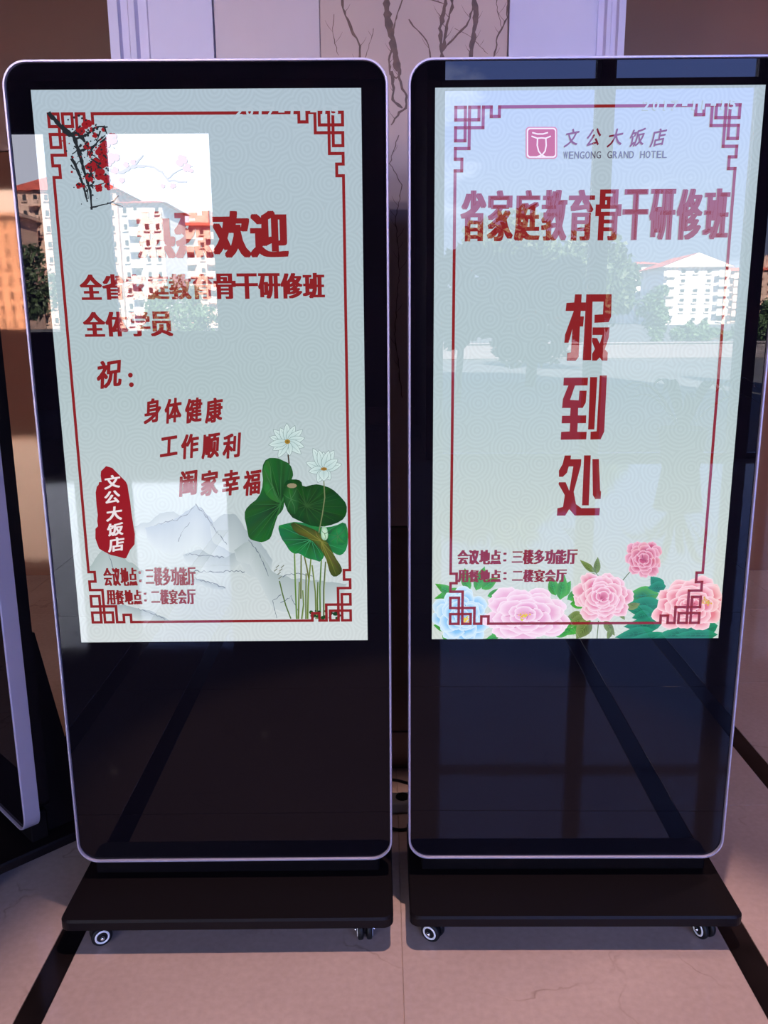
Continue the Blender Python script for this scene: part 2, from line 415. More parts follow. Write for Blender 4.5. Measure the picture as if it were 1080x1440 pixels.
# ------------------------------------------------------------------ ceiling lamps: one over the displays, four added out of view
M_lamp = mat('lamp_lens', (.9, .9, .9), .4, emit=((1, .80, .74), 6))
def downlight(x, y, aim, energy, angle, blend, label, color=(1, .72, .66), rad=.03):
    t = empty('downlight', (x, y, 4.6)); tag(t, label, 'lamp', 'recessed ceiling lamps')
    bm = bmesh.new(); r = .07
    for (ra, za), (rb, zb) in (((.07, 0), (.085, -.006)), ((.085, -.006), (.06, -.004)), ((.06, -.004), (.055, .0))):
        n = 24; A = [bm.verts.new((ra * math.cos(2 * PI * k / n), ra * math.sin(2 * PI * k / n), za)) for k in range(n)]
        B = [bm.verts.new((rb * math.cos(2 * PI * k / n), rb * math.sin(2 * PI * k / n), zb)) for k in range(n)]
        for k in range(n): bm.faces.new((A[k], A[(k + 1) % n], B[(k + 1) % n], B[k]))
    obj('trim_ring', bm, M_chrome, t)
    bm = bmesh.new(); bmesh.ops.create_circle(bm, cap_ends=True, segments=24, radius=.056, matrix=Matrix.Translation((0, 0, -.002)))
    obj('lens', bm, M_lamp, t)
    ld = bpy.data.lights.new('lamp_light', 'SPOT'); ld.energy = energy; ld.spot_size = R(angle); ld.spot_blend = blend; ld.color = color; ld.shadow_soft_size = rad
    lo = bpy.data.objects.new('lamp_light', ld); C.objects.link(lo); lo.location = (x, y, 4.57)
    lo.rotation_euler = (Vector(aim) - Vector((x, y, 4.57))).to_track_quat('-Z', 'Y').to_euler()
downlight(.45, 1.15, (.12, 1.20, 0), 620, 27, .4, 'round recessed ceiling lamp straight above the two displays')
downlight(-1.7, -8.0, (-.1, 2.3, 2.5), 650, 22, .6, 'added unseen wash lamp nearest the narrow left windows', (1, .80, .80), .08)  # unseen wash spot, added to warm the top of the pillar
downlight(-3.6, -7.0, (.3, 2.3, 2.5), 700, 22, .6, 'added unseen wash lamp farthest to the left of the hall front', (.92, .80, 1), .08)  # second added spot, cooler tint, washes the upper pillar from out of view
downlight(-2.6, 2.6, (-2.6, 3.2, 0), 90, 60, .6, 'added unseen fill lamp left of the pillar', (1, .62, .42), .06)  # added fill out of view, warms floor and bronze panels on this side
downlight(2.6, 2.6, (2.4, 3.0, 0), 150, 70, .6, 'added unseen fill lamp right of the pillar', (1, .68, .55), .06)  # unseen fill on the right, added to light the floor and back wall

# ------------------------------------------------------------------ screens: poster plane mapping
WS, HS, ZS = .605, .605 * 16 / 9, .6523
def homog(src):
    dst = [(-WS / 2, ZS + HS), (WS / 2, ZS + HS), (WS / 2, ZS), (-WS / 2, ZS)]
    A = []; b = []
    for (x, y), (u, v) in zip(src, dst):
        A.append([x, y, 1, 0, 0, 0, -u * x, -u * y]); b.append(u)
        A.append([0, 0, 0, x, y, 1, -v * x, -v * y]); b.append(v)
    h = np.linalg.solve(np.array(A, float), np.array(b, float))
    return lambda x, y: ((h[0] * x + h[1] * y + h[2]) / (h[6] * x + h[7] * y + 1), (h[3] * x + h[4] * y + h[5]) / (h[6] * x + h[7] * y + 1))
HL = homog([(40, 125), (508, 121), (517, 901), (117, 905)])
HR = homog([(612, 125), (1075, 121), (1009, 898), (606, 896)])

def art_mat():
    m = bpy.data.materials.new('screen_picture'); m.use_nodes = True; t = m.node_tree; t.nodes.clear()
    o = N(t, 'ShaderNodeOutputMaterial'); e = N(t, 'ShaderNodeEmission'); a = N(t, 'ShaderNodeAttribute'); a.attribute_name = 'tint'
    t.links.new(a.outputs['Color'], e.inputs[0]); cover_gloss(t, o.inputs[0], e.outputs[0]); return m
M_art = art_mat()
def emis(name, c, s=1.0):
    m = bpy.data.materials.new(name); m.use_nodes = True; t = m.node_tree; t.nodes.clear()
    o = N(t, 'ShaderNodeOutputMaterial'); e = N(t, 'ShaderNodeEmission'); e.inputs[0].default_value = (*lin(c), 1); e.inputs[1].default_value = s
    cover_gloss(t, o.inputs[0], e.outputs[0]); return m
RED = (138, 36, 40)
M_red = emis('screen_red', RED); M_grey = emis('screen_grey', (95, 90, 105)); M_wh = emis('screen_white', (235, 225, 228)); M_bgc = emis('screen_time_text', (180, 196, 208))
M_maroon = emis('screen_maroon', (120, 40, 60))
def screen_mat(name, top, mid, bot):
    m = bpy.data.materials.new(name); m.use_nodes = True; t = m.node_tree; t.nodes.clear()
    o = N(t, 'ShaderNodeOutputMaterial'); e = N(t, 'ShaderNodeEmission'); tc = N(t, 'ShaderNodeTexCoord'); sp = N(t, 'ShaderNodeSeparateXYZ')
    t.links.new(tc.outputs['Object'], sp.inputs[0])
    mr = N(t, 'ShaderNodeMapRange'); mr.inputs['From Min'].default_value = ZS; mr.inputs['From Max'].default_value = ZS + HS
    t.links.new(sp.outputs['Z'], mr.inputs[0])
    rp = N(t, 'ShaderNodeValToRGB'); e0 = rp.color_ramp.elements
    e0[0].color = (*lin(bot), 1); e0[1].color = (*lin(top), 1); q = e0.new(.5); q.color = (*lin(mid), 1)
    t.links.new(mr.outputs[0], rp.inputs[0])
    cb = N(t, 'ShaderNodeCombineXYZ'); t.links.new(sp.outputs['X'], cb.inputs[0]); t.links.new(sp.outputs['Z'], cb.inputs[1])
    v = N(t, 'ShaderNodeTexVoronoi', voronoi_dimensions='2D'); v.inputs['Scale'].default_value = 17; v.inputs['Randomness'].default_value = .75
    t.links.new(cb.outputs[0], v.inputs['Vector'])
    mu = N(t, 'ShaderNodeMath', operation='MULTIPLY'); mu.inputs[1].default_value = 48; t.links.new(v.outputs['Distance'], mu.inputs[0])
    si = N(t, 'ShaderNodeMath', operation='SINE'); t.links.new(mu.outputs[0], si.inputs[0])
    ma = N(t, 'ShaderNodeMath', operation='MULTIPLY_ADD'); ma.inputs[1].default_value = .04; ma.inputs[2].default_value = 1.0; t.links.new(si.outputs[0], ma.inputs[0])
    t.links.new(rp.outputs[0], e.inputs[0]); t.links.new(ma.outputs[0], e.inputs[1]); cover_gloss(t, o.inputs[0], e.outputs[0]); return m
M_scrL = screen_mat('poster_left', (176, 193, 206), (178, 196, 200), (210, 218, 219))
M_scrR = screen_mat('poster_right', (178, 194, 208), (181, 200, 205), (213, 221, 214))
M_off = mat('screen_dark', (.004, .004, .005), .5, spec=0)

# glyph outlines from Blender's own built-in typeface
GL = {}
def glyphs(chars):
    need = [c for c in dict.fromkeys(chars) if c not in GL and c != ' ']
    obs = []
    for c in need:
        cu = bpy.data.curves.new('glyph', 'FONT'); cu.body = c; cu.resolution_u = 3; cu.size = 1
        o = bpy.data.objects.new('glyph', cu); C.objects.link(o); obs.append((c, o, cu))
    bpy.context.view_layer.update(); dg = bpy.context.evaluated_depsgraph_get()
    for c, o, cu in obs:
        me = bpy.data.meshes.new_from_object(o.evaluated_get(dg))
        GL[c] = ([(v.co.x, v.co.y) for v in me.vertices], [tuple(p.vertices) for p in me.polygons])
        bpy.data.meshes.remove(me); bpy.data.objects.remove(o); bpy.data.curves.remove(cu)
ALL = '热烈欢迎全省家庭教育骨干研修班全体学员祝身体健康工作顺利阖家幸福文公大饭店会议地点三楼多功能厅用餐二宴WENGONGRANDHOTEL0123456789-:：年月'
glyphs(ALL)
def put_text(name, m, parent, Hf, s, p0, p1, y0, y1, fill=.92, bold=(0, 0), shear=0, rise=0, lay=30, pitch=None, nb=2):
    """characters of s evenly along photo line from p0 x to p1 x, between photo rows y0 (top) and y1 (bottom)"""
    a = Hf(p0, (y0 + y1) / 2); b = Hf(p1, (y0 + y1) / 2); top = Hf((p0 + p1) / 2, y0)[1]; bot = Hf((p0 + p1) / 2, y1)[1]
    n = len(s); cw = (b[0] - a[0]) / n; h = top - bot; verts = []; faces = []; k = 0
    for i, ch in enumerate(s):
        if ch == ' ' or ch not in GL: continue
        gv, gf = GL[ch]; gx0 = min(v[0] for v in gv); gx1 = max(v[0] for v in gv); gy0 = min(v[1] for v in gv); gy1 = max(v[1] for v in gv)
        cx = a[0] + cw * (i + .5); sx = cw * fill / max(gx1 - gx0, .3); sy = h / max(gy1 - gy0, .3)
        if ch in ':：': sx = cw * .9; sy = h * .95; cx -= cw * .15
        elif ch in '-': sy = sx
        elif ch in '三二工': sy = h / (gy1 - gy0) * .78
        elif ch in '一': sy = sx
        cy = (top + bot) / 2; mx_, my_ = (gx0 + gx1) / 2, (gy0 + gy1) / 2
        offs = [(bold[0] * (j / nb), 0) for j in range(-nb, nb + 1)] if bold[0] else [(0, 0)]
        if bold[1]: offs += [(ox, bold[1] * sg) for ox, _ in list(offs) for sg in (-1, 1)]
        for ox, oy in offs:
            base = len(verts); k += 1
            for vx, vy in gv:
                X = (vx - mx_) * sx; Z = (vy - my_) * sy
                X2 = cx + X + Z * shear + ox * cw; Z2 = cy + Z + X * rise + oy * cw
                verts.append((X2, .0003 - lay * .00009 - (k % 12) * .000005, Z2))
            faces += [tuple(base + q for q in f) for f in gf]
    me = bpy.data.meshes.new(name); me.from_pydata(verts, [], faces)
    return link(name, me, m, parent)
def flat_fn(Hf, base):
    def fn(x, y, k):      # nothing prints beyond the edge of the lit screen
        u, z = Hf(x, y); return (min(max(u, -WS / 2), WS / 2), .0003 - base * .00009 - k, min(max(z, ZS), ZS + HS))
    return fn
def uz_fn(base): return lambda x, y, k: (x, .0003 - base * .00009 - k, y)
def add_border(F, x0, x1, z0, z1, w=.0056, col=(1, 1, 1)):
    ux = [0, .0178, .0255, .0430, .0508, .0655, .0805]; uz = [0, .0215, .0350, .0575, .0710, .0895, .1100]
    for sx, cx in ((1, x0), (-1, x1)):
        for sz, cz in ((-1, z1), (1, z0)):
            def P(*q): return [(cx + sx * a, cz + sz * b) for a, b in q]
            X, Z = ux, uz
            for q in (P((0, 0), (X[1], 0), (X[1], Z[3]), (0, Z[3]), (0, Z[2]), (X[4], Z[2]), (X[4], 0), (X[5], 0), (X[5], Z[1] * .75), (X[6], Z[1] * .75), (X[6], 0), ((x1 - x0) / 2, 0)),
                      P((0, 0), (0, Z[1]), (X[3], Z[1]), (X[3], 0), (X[2], 0), (X[2], Z[4]), (0, Z[4]), (0, Z[5]), (X[1] * .7, Z[5]), (X[1] * .7, Z[6]), (0, Z[6]), (0, (z1 - z0) / 2))):
                for a, b in zip(q, q[1:]):
                    dx, dz = b[0] - a[0], b[1] - a[1]; l = math.hypot(dx, dz); ex, ez = dx / l * w / 2, dz / l * w / 2
                    F.stroke([(a[0] - ex, a[1] - ez), (b[0] + ex, b[1] + ez)], w, col)
    F.v = [(x, y, 0) for x, y, k in F.v]

# ------------------------------------------------------------------ one display unit
WK = .7046; Z0 = ZS - .5234; Z1 = ZS + HS + .0501
def caster(parent, x, y, yaw):
    c = obj('caster', lathe_z_plate(), M_black, parent, loc=(x, y, .0), rot=(0, 0, yaw))
    for s in (-1, 1):
        bm = lathe_x(bmesh.new(), [(-.006, .017), (-.0055, .0205), (-.003, .0222), (.003, .0222), (.0055, .0205), (.006, .017)], s * .0095, .012, .0222)
        obj('wheel', bm, M_rub, c, True)
        bm = bmesh.new(); n = 28
        xo = s * .0158
        rows = [[bm.verts.new((xx, .012 + r * math.cos(2 * PI * k / n), .0222 + r * math.sin(2 * PI * k / n))) for k in range(n)] for xx, r in ((xo, .0158), (xo + s * .0014, .0148), (xo + s * .0014, .0122), (xo, .0114))]
        for q, t in zip(rows, rows[1:]):
            for k in range(n): bm.faces.new((q[k], q[(k + 1) % n], t[(k + 1) % n], t[k]))
        obj('hub_ring', bm, M_hub, c, True)
        bm = lathe_x(bmesh.new(), [(-.002, .0048), (.0030, .0045), (.0048, .0025)] if s > 0 else [(-.0048, .0025), (-.0030, .0045), (.002, .0048)], s * .0185, .012, .0222, 12)
        obj('axle_bolt', bm, M_chrome, c, True)
    return c
def lathe_z_plate():
    bm = bmesh.new()
    box(bm, -.019, .019, -.019, .019, .0585, .0625, bev=.001)
    tube(bm, [(0, 0, .0585), (0, 0, .048)], [.012, .011], 14)
    box(bm, -.0028, .0028, .000, .018, .018, .050, bev=.001)         # centre yoke between the wheels
    # hood over the wheels
    n = 10; A = []
    for xx in (-.0155, .0155):
        A.append([bm.verts.new((xx, .012 + .0255 * math.cos(t), .0222 + .0255 * math.sin(t))) for t in [R(25 + 85 * k / n) for k in range(n + 1)]] )
    B = [[bm.verts.new((v.co.x, .012 + (v.co.y - .012) * .92, .0222 + (v.co.z - .0222) * .92)) for v in r] for r in A]
    for k in range(n):
        bm.faces.new((A[0][k], A[0][k + 1], A[1][k + 1], A[1][k])); bm.faces.new((B[0][k], B[1][k], B[1][k + 1], B[0][k + 1]))
        for q in (0, 1): bm.faces.new((A[q][k], B[q][k], B[q][k + 1], A[q][k + 1]))
    for k in (0, n): bm.faces.new((A[0][k], A[1][k], B[1][k], B[0][k]))
    return bm
def kiosk(x, y, yaw, label, scr, casters):
    t = empty('display_kiosk', (x, y, 0), yaw); tag(t, label, 'digital sign')
    h = WK / 2; rad = .046
    # base board
    bm = bmesh.new(); pts = rrect(-h, h, -.16, .20, .022, 6)
    lo = [(bm.verts.new((a, b, .062)), bm.verts.new((a, b, .080))) for a, b in [(p[0], p[1] + .02) for p in pts]]
    top = [bm.verts.new((a * .992, (b + .02 - .09) * .985 + .09, .085)) for a, b in pts]
    n = len(pts)
    bm.faces.new([q[0] for q in lo][::-1]); bm.faces.new(top)
    for i in range(n):
        j = (i + 1) % n
        bm.faces.new((lo[i][0], lo[j][0], lo[j][1], lo[i][1])); bm.faces.new((lo[i][1], lo[j][1], top[j], top[i]))
    obj('base_board', bm, M_black, t)
    # silver rim
    o2 = rrect(-h, h, Z0, Z1, rad); o1 = rrect(-h + .0012, h - .0012, Z0 + .0012, Z1 - .0012, rad - .0012)
    i1 = rrect(-h + .0042, h - .0042, Z0 + .0042, Z1 - .0042, rad - .0042); i2 = rrect(-h + .0050, h - .0050, Z0 + .0050, Z1 - .0050, rad - .0050)
    ib = rrect(-h + .0050, h - .0050, Z0 + .0050, Z1 - .0050, rad - .0050)
    obj('rim', ring_sweep(bmesh.new(), [(o2, -.003), (o1, -.0055), (i1, -.0055), (i2, -.003), (ib, .032), (o2, .032)]), M_silver, t)
    inner = rrect(-h + .0052, h - .0052, Z0 + .0052, Z1 - .0052, rad - .0052)
    obj('cover_glass', slab(bmesh.new(), inner, .0006, .030), M_bezel, t)
    bh = rrect(-h + .03, h - .03, Z0 + .03, Z1 - .03, .03)
    obj('back_housing', slab(bmesh.new(), bh, .030, .070), M_black, t)
    # stand: two gusset feet and a neck between board and display
    for s in (-1, 1):
        bm = bmesh.new(); xx = s * (h - .075)
        pr = [(.034, .085), (.17, .085), (.165, .12), (.085, .60), (.034, .62)]
        a = [bm.verts.new((xx - .02, p, q)) for p, q in pr]; b = [bm.verts.new((xx + .02, p, q)) for p, q in pr]
        bm.faces.new(a); bm.faces.new(b[::-1])
        for i in range(5): bm.faces.new((a[i], b[i], b[(i + 1) % 5], a[(i + 1) % 5]))
        obj('brace', bm, M_black, t)
    obj('neck', bx(-h + .03, h - .03, .018, .06, .085, Z0 + .03, bev=.003), M_neck, t)
    for cx, cy, cyaw in casters: caster(t, cx, cy, cyaw)
    bm = bmesh.new(); a = [bm.verts.new(p) for p in ((-WS / 2, .0004, ZS), (WS / 2, .0004, ZS), (WS / 2, .0004, ZS + HS), (-WS / 2, .0004, ZS + HS))]; bm.faces.new(a)
    s = obj('screen', bm, scr, t)
    return t, s
ci = h_ = WK / 2 - .061
fy, ry = -.1033, .16
kL, sL = kiosk(-.339, 1.688, R(.1893), 'silver-rimmed standing display with lotus welcome poster, left of the pair', M_scrL,
               [(-ci, fy, R(-62)), (ci, fy, R(4)), (-ci, ry, R(20)), (ci, ry, R(-30))])
kR, sR = kiosk(.4019, 1.6892, R(-.4562), 'silver-rimmed standing display with peony poster, right of the pair', M_scrR,
               [(-ci, fy, R(58)), (ci, fy, R(22)), (-ci, ry, R(-20)), (ci, ry, R(10))])
k3, s3 = kiosk(-1.095, 2.035, R(-45), 'third display cut by the left edge, only its silver side and black foot in view', M_off,
               [(-ci, fy, R(20)), (ci, fy, R(-15)), (-ci, ry, R(0)), (ci, ry, R(40))])

# ------------------------------------------------------------------ left poster
def bord(Hf, corners, parent):
    q = [Hf(*c) for c in corners]
    x0 = (q[0][0] + q[3][0]) / 2; x1 = (q[1][0] + q[2][0]) / 2; z1 = (q[0][1] + q[1][1]) / 2; z0 = (q[2][1] + q[3][1]) / 2
    F = Flat(); add_border(F, x0 + .0019, x1 - .0019, z0 + .0019, z1 - .0019)
    F.build('fretwork_border', M_red, uz_fn(20), 0, parent)
bord(HL, [(65, 157), (483.5, 156), (494.3, 874), (131.5, 878)], sL)
T = put_text
BH = (.045, .012)
T('lettering', M_red, sL, HL, '热烈欢迎', 192, 405, 299, 363, .90, (.06, .025))
T('lettering', M_red, sL, HL, '全省家庭教育骨干研修班', 112, 457, 387, 422, .88, (.06, .018))
T('lettering', M_red, sL, HL, '全体学员', 117, 243, 441, 475, .88, (.06, .018))
T('lettering', M_red, sL, HL, '祝', 135, 174, 509, 547, .86, (.028, .02), .12, .16)
F = Flat(); F.disc((184, 530), 3.4, (1, 1, 1)); F.disc((185.5, 543.5), 3.4, (1, 1, 1)); F.build('lettering', M_red, flat_fn(HL, 30), .000001, sL)
T('lettering', M_red, sL, HL, '身体健康', 201, 316, 563, 596, .78, (.034, .028), .10, .16)
T('lettering', M_red, sL, HL, '工作顺利', 224, 341, 613, 646, .78, (.034, .028), .10, .16)
T('lettering', M_red, sL, HL, '阖家幸福', 251, 370, 664, 698, .76, (.034, .028), .10, .16)
T('lettering', M_red, sL, HL, '会议地点：三楼多功能厅', 148, 277, 800, 825, .86, (.085, .01))
T('lettering', M_red, sL, HL, '用餐地点：二楼宴会厅', 152, 277, 831, 851, .84, (.085, .01))
T('clock_text', M_bgc, sL, HL, '2017-11-15', 328, 478, 149, 161, .62, (.03, .03), .1, lay=34)
# seal
q5 = lambda pts: [(100 + a / 4.154, 640 + b / 4.154) for a, b in pts]
F = Flat()
F.poly(q5([(210, 75), (245, 85), (275, 115), (300, 140), (325, 165), (335, 185), (342, 230), (352, 285), (358, 340), (366, 390), (372, 428), (380, 470), (378, 530), (352, 562), (330, 610), (318, 612), (285, 602), (240, 592), (200, 572), (172, 555), (160, 525), (150, 495), (150, 440), (165, 425), (160, 395), (163, 360), (155, 300), (150, 230), (156, 195), (166, 185), (170, 168), (184, 168), (178, 130), (180, 105)]), lin((150, 28, 38)))
F.build('seal', M_art, flat_fn(HL, 22), 0, sL)
for ch, (a, b, c, d) in zip('文公大饭店', ((148, 171, 671, 689), (148, 171, 693, 710), (151, 174, 715, 734), (152, 176, 738, 755), (154, 177, 758, 777))):
    T('seal_lettering', M_wh, sL, HL, ch, a, b, c, d, .92, (.028, .02), .10, .14)
# ink mountains
BGL = lin((198, 209, 212)); INK = lin((118, 136, 150)); INK2 = lin((166, 180, 186))
F = Flat()
def ridge(F, pts, depth, c_top, c_bot=BGL, rows=5):
    n = len(pts)
    for r in range(rows):
        t0, t1 = (r / rows) ** .8, ((r + 1) / rows) ** .8
        for i in range(n - 1):
            if depth[i] == 0 and depth[i + 1] == 0: continue
            P = [(pts[i][0], pts[i][1] + depth[i] * t0), (pts[i + 1][0], pts[i + 1][1] + depth[i + 1] * t0), (pts[i + 1][0], pts[i + 1][1] + depth[i + 1] * t1), (pts[i][0], pts[i][1] + depth[i] * t1)]
            m_ = lambda t: tuple(a + (b - a) * min(1, t) for a, b in zip(c_top, c_bot))
            F.poly(P, cols=[m_(t0), m_(t0), m_(t1), m_(t1)]); F.k -= 1
    F.k += 1
def rough(pts, s, amp, step=4):
    rnd = random.Random(s); o = []
    for (a, b), (c, d) in zip(pts, pts[1:]):
        n = max(1, int(math.hypot(c - a, d - b) / step))
        for i in range(n): t = i / n; o.append((a + (c - a) * t, b + (d - b) * t + rnd.uniform(-amp, amp)))
    o.append(pts[-1]); return o
def mount(pts, dep, ct, seed, amp=1.2):
    p = rough(pts, seed, amp); n = len(p); ridge(F, p, [dep * math.sin(PI * min(1, (i + .6) / n * 1.0)) ** .5 if 0 < i < n - 1 else 0 for i in range(n)], ct)
mount([(128, 800), (140, 782), (152, 768), (166, 778), (180, 790), (205, 806)], 60, lin((170, 186, 186)), 1)
mount([(190, 742), (212, 736), (226, 724), (245, 722), (262, 730), (285, 752)], 26, INK2, 2)
mount([(205, 745), (240, 736), (258, 725), (276, 712), (285, 718), (300, 735), (316, 758), (330, 775)], 55, lin((158, 174, 188)), 3)
mount([(296, 742), (316, 724), (332, 726), (345, 745), (368, 766), (384, 790)], 60, INK2, 4)
mount([(258, 782), (280, 774), (298, 782), (318, 786), (335, 778), (352, 772)], 26, INK2, 5)
mount([(330, 775), (352, 762), (366, 778), (384, 806), (410, 815), (450, 818), (488, 822)], 50, lin((168, 182, 184)), 6)
mount([(262, 818), (282, 816), (300, 823), (318, 829)], 8, INK2, 7)
mount([(148, 852), (176, 852), (196, 858), (216, 862), (240, 874)], 14, INK2, 8)
rnd = random.Random(5)
for base in ([(276, 712), (290, 728), (302, 745), (320, 768)], [(276, 713), (266, 724), (250, 733), (218, 741)], [(283, 716), (296, 735), (306, 752)], [(268, 738), (256, 752), (252, 764)], [(350, 762), (362, 776), (372, 796), (378, 812)], [(196, 858), (212, 862), (234, 873)], [(262, 781), (290, 784), (316, 786)], [(255, 806), (300, 805), (345, 806)], [(275, 815), (300, 822), (318, 829)], [(398, 812), (420, 808), (440, 812)], [(395, 850), (410, 840), (420, 862)], [(152, 775), (158, 792), (162, 806)], [(390, 870), (384, 846), (396, 838)]):
    p = rough(base, rnd.random(), 1.6, 3); F.stroke(p, [rnd.uniform(.3, 1.3) for _ in p], lin((105, 118, 132)))
F.build('mountain_painting', M_art, flat_fn(HL, 1), .0000012, sL)
# plum branch
F = Flat(); DK = lin((40, 44, 50)); DR = lin((150, 34, 42))
def tw(pts, w, c=DK, s=1):
    p = rough(pts, s, .9, 4); n = len(p); F.stroke(p, [w * (1 - .6 * i / n) * random.uniform(.7, 1.25) for i in range(n)], c)
tw([(66, 158), (84, 178), (102, 192), (110, 215), (118, 245), (126, 270), (128, 296)], 7, s=1)
tw([(99, 222), (108, 240), (116, 262), (122, 285)], 5, s=2); tw([(104, 196), (122, 188), (134, 178), (150, 178)], 4, s=3)
tw([(126, 294), (142, 290), (158, 284), (166, 276)], 2.2, s=4); tw([(112, 212), (130, 205), (146, 190)], 4, s=5)
tw([(150, 238), (168, 244), (182, 236), (196, 233), (212, 234), (226, 242), (236, 254), (262, 256)], 4.5, s=6)
tw([(182, 236), (190, 230), (200, 218)], 3, s=7); tw([(234, 252), (246, 242), (256, 238), (270, 234)], 2, s=8); tw([(120, 262), (136, 262), (148, 256)], 2.5, s=9)
tw([(118, 235), (130, 228), (140, 240), (150, 262)], 4, s=10); tw([(84, 176), (96, 190), (108, 186), (118, 200)], 8, s=11); tw([(150, 286), (172, 292)], 1.5, s=12)
rnd = random.Random(3)
def blossom(x, y, r, c=DR):
    for k in range(5):
        a = 2 * PI * k / 5 + rnd.random(); F.disc((x + r * .55 * math.cos(a), y + r * .55 * math.sin(a)), r * .55, c, 9)
    F.disc((x, y), r * .22, lin((120, 24, 30)), 6)
for x, y, r in ((120, 174, 7), (112, 184, 6), (142, 215, 9), (136, 232, 10), (126, 236, 7), (146, 204, 7), (148, 228, 8), (140, 246, 8), (125, 250, 6), (152, 262, 6), (138, 266, 5), (110, 262, 4.5), (156, 195, 8), (158, 222, 8), (160, 240, 5), (254, 226, 8), (262, 236, 6), (242, 262, 4), (120, 205, 5), (126, 216, 4), (268, 240, 3), (148, 252, 6), (186, 228, 4), (176, 232, 4), (228, 262, 3), (132, 190, 4), (144, 182, 3), (170, 254, 4)): blossom(x, y, r)
for k in range(34):
    x, y = rnd.gauss(122, 13), max(176, rnd.gauss(214, 26))
    a = rnd.uniform(.4, 2.6); l = rnd.uniform(5, 16); tw([(x, y), (x + l * math.cos(a), y + l * math.sin(a))], rnd.uniform(1.2, 3.6), s=40 + k)
for _ in range(150):
    x, y = rnd.gauss(124, 17), rnd.gauss(216, 32)
    if 70 < x < 165 and y > 162: F.disc((x, y), rnd.uniform(.6, 2.2), DK if rnd.random() < .7 else DR, 5)
F.build('plum_branch', M_art, flat_fn(HL, 24), .0000007, sL)
# lotus
q4 = lambda pts: [(320 + a / 4.235, 560 + b / 4.235) for a, b in pts]
def smooth(pts, it=2):
    for _ in range(it):
        o = []
        for a, b in zip(pts, pts[1:] + pts[:1]): o += [(a[0] * .75 + b[0] * .25, a[1] * .75 + b[1] * .25), (a[0] * .25 + b[0] * .75, a[1] * .25 + b[1] * .75)]
        pts = o
    return pts
def leafshape(F, pts, c, cc, ce, veins=9, vc=None, it=1, jit=.25, seed=1):
    rn = random.Random(seed); P = smooth(q4(pts), it); cx = q4([c])[0]
    cols = [tuple(v * (1 + rn.uniform(-jit, jit)) for v in ce) for _ in P]
    mid = [((p[0] + cx[0]) / 2, (p[1] + cx[1]) / 2) for p in P]
    mc = tuple((a + b) * .62 for a, b in zip(cc, ce))
    i0 = len(F.v); F.k += 1; n = len(P)
    F.v += [(p[0], p[1], F.k) for p in P] + [(p[0], p[1], F.k) for p in mid] + [(cx[0], cx[1], F.k)]
    F.c += cols + [tuple(v * (1 + rn.uniform(-jit, jit)) for v in mc) for _ in P] + [cc]
    for j in range(n):
        k = (j + 1) % n; F.f.append((i0 + j, i0 + k, i0 + n + k, i0 + n + j)); F.f.append((i0 + n + j, i0 + n + k, i0 + 2 * n))
    for k in range(veins):
        p = P[int(k * n / veins)]; F.stroke([cx, ((p[0] + cx[0]) / 2 + rn.uniform(-2, 2), (p[1] + cx[1]) / 2), (p[0] * .96 + cx[0] * .04, p[1] * .96 + cx[1] * .04)], [.9, .6, .2], vc or lin((70, 120, 74)))
F = Flat()
G1 = lin((22, 62, 30)); G2 = lin((34, 92, 44)); G3 = lin((20, 44, 24)); G4 = lin((36, 120, 66)); OL = lin((96, 100, 40)); ST = lin((88, 112, 62))
rn = random.Random(11)
for x0, y0, x1, y1 in ((400, 920, 415, 1320), (440, 940, 440, 1200), (455, 930, 490, 1100), (500, 940, 480, 1320), (505, 1000, 530, 1320), (560, 960, 555, 1310), (585, 980, 575, 1310), (470, 1050, 470, 1320), (430, 1100, 425, 1320), (450, 1150, 445, 1320), (540, 1100, 540, 1318)):
    m_ = ((x0 + x1) / 2 + rn.uniform(-8, 8), (y0 + y1) / 2); F.stroke(q4([(x0, y0), m_, (x1, y1)]), [1.7, 2.3, 2.6], tuple(v * rn.uniform(.7, 1.4) for v in ST)); F.stroke(q4([(x0 + 4, y0), (m_[0] + 4, m_[1]), (x1 + 4, y1)]), .7, lin((170, 185, 140)))
F.stroke(q4([(312, 1095), (330, 1170), (350, 1240), (380, 1318)]), 1.8, ST)
for a, b in ((300, 1010), (320, 1030), (290, 1030), (330, 1010), (310, 1050), (316, 1075)): F.stroke(q4([(a - 9, b + 8), (a + 9, b - 8)]), 1.2, lin((120, 124, 110)))
for _ in range(26):
    x, y = rn.uniform(500, 690), rn.uniform(1270, 1318); F.disc(q4([(x, y)])[0], rn.uniform(1.5, 3.2), tuple(v * rn.uniform(.6, 1.6) for v in G1), 6)
leafshape(F, [(300, 770), (330, 760), (420, 740), (560, 780), (640, 770), (700, 740), (720, 800), (715, 900), (680, 945), (640, 935), (600, 890), (560, 985), (520, 970), (470, 960), (430, 930), (400, 935), (370, 915), (350, 880), (320, 840)], (500, 850), G3, G4, 16, lin((60, 150, 96)), 1, .3, 2)
leafshape(F, [(600, 830), (640, 780), (700, 760), (716, 850), (700, 880), (640, 880), (600, 862)], (660, 830), G4, lin((30, 110, 60)), 6, None, 1, .2, 3)
leafshape(F, [(205, 420), (235, 365), (300, 365), (330, 380), (375, 400), (395, 460), (385, 490), (340, 560), (340, 640), (330, 680), (280, 730), (262, 790), (265, 840), (215, 868), (170, 860), (130, 845), (122, 800), (100, 700), (120, 655), (190, 600), (215, 520)], (320, 640), G3, G2, 15, lin((52, 112, 58)), 1, .25, 4)
leafshape(F, [(210, 430), (240, 368), (262, 420), (265, 520), (300, 600), (316, 640), (240, 600), (215, 540)], (270, 540), G2, lin((46, 108, 50)), 5, None, 1, .2, 14)
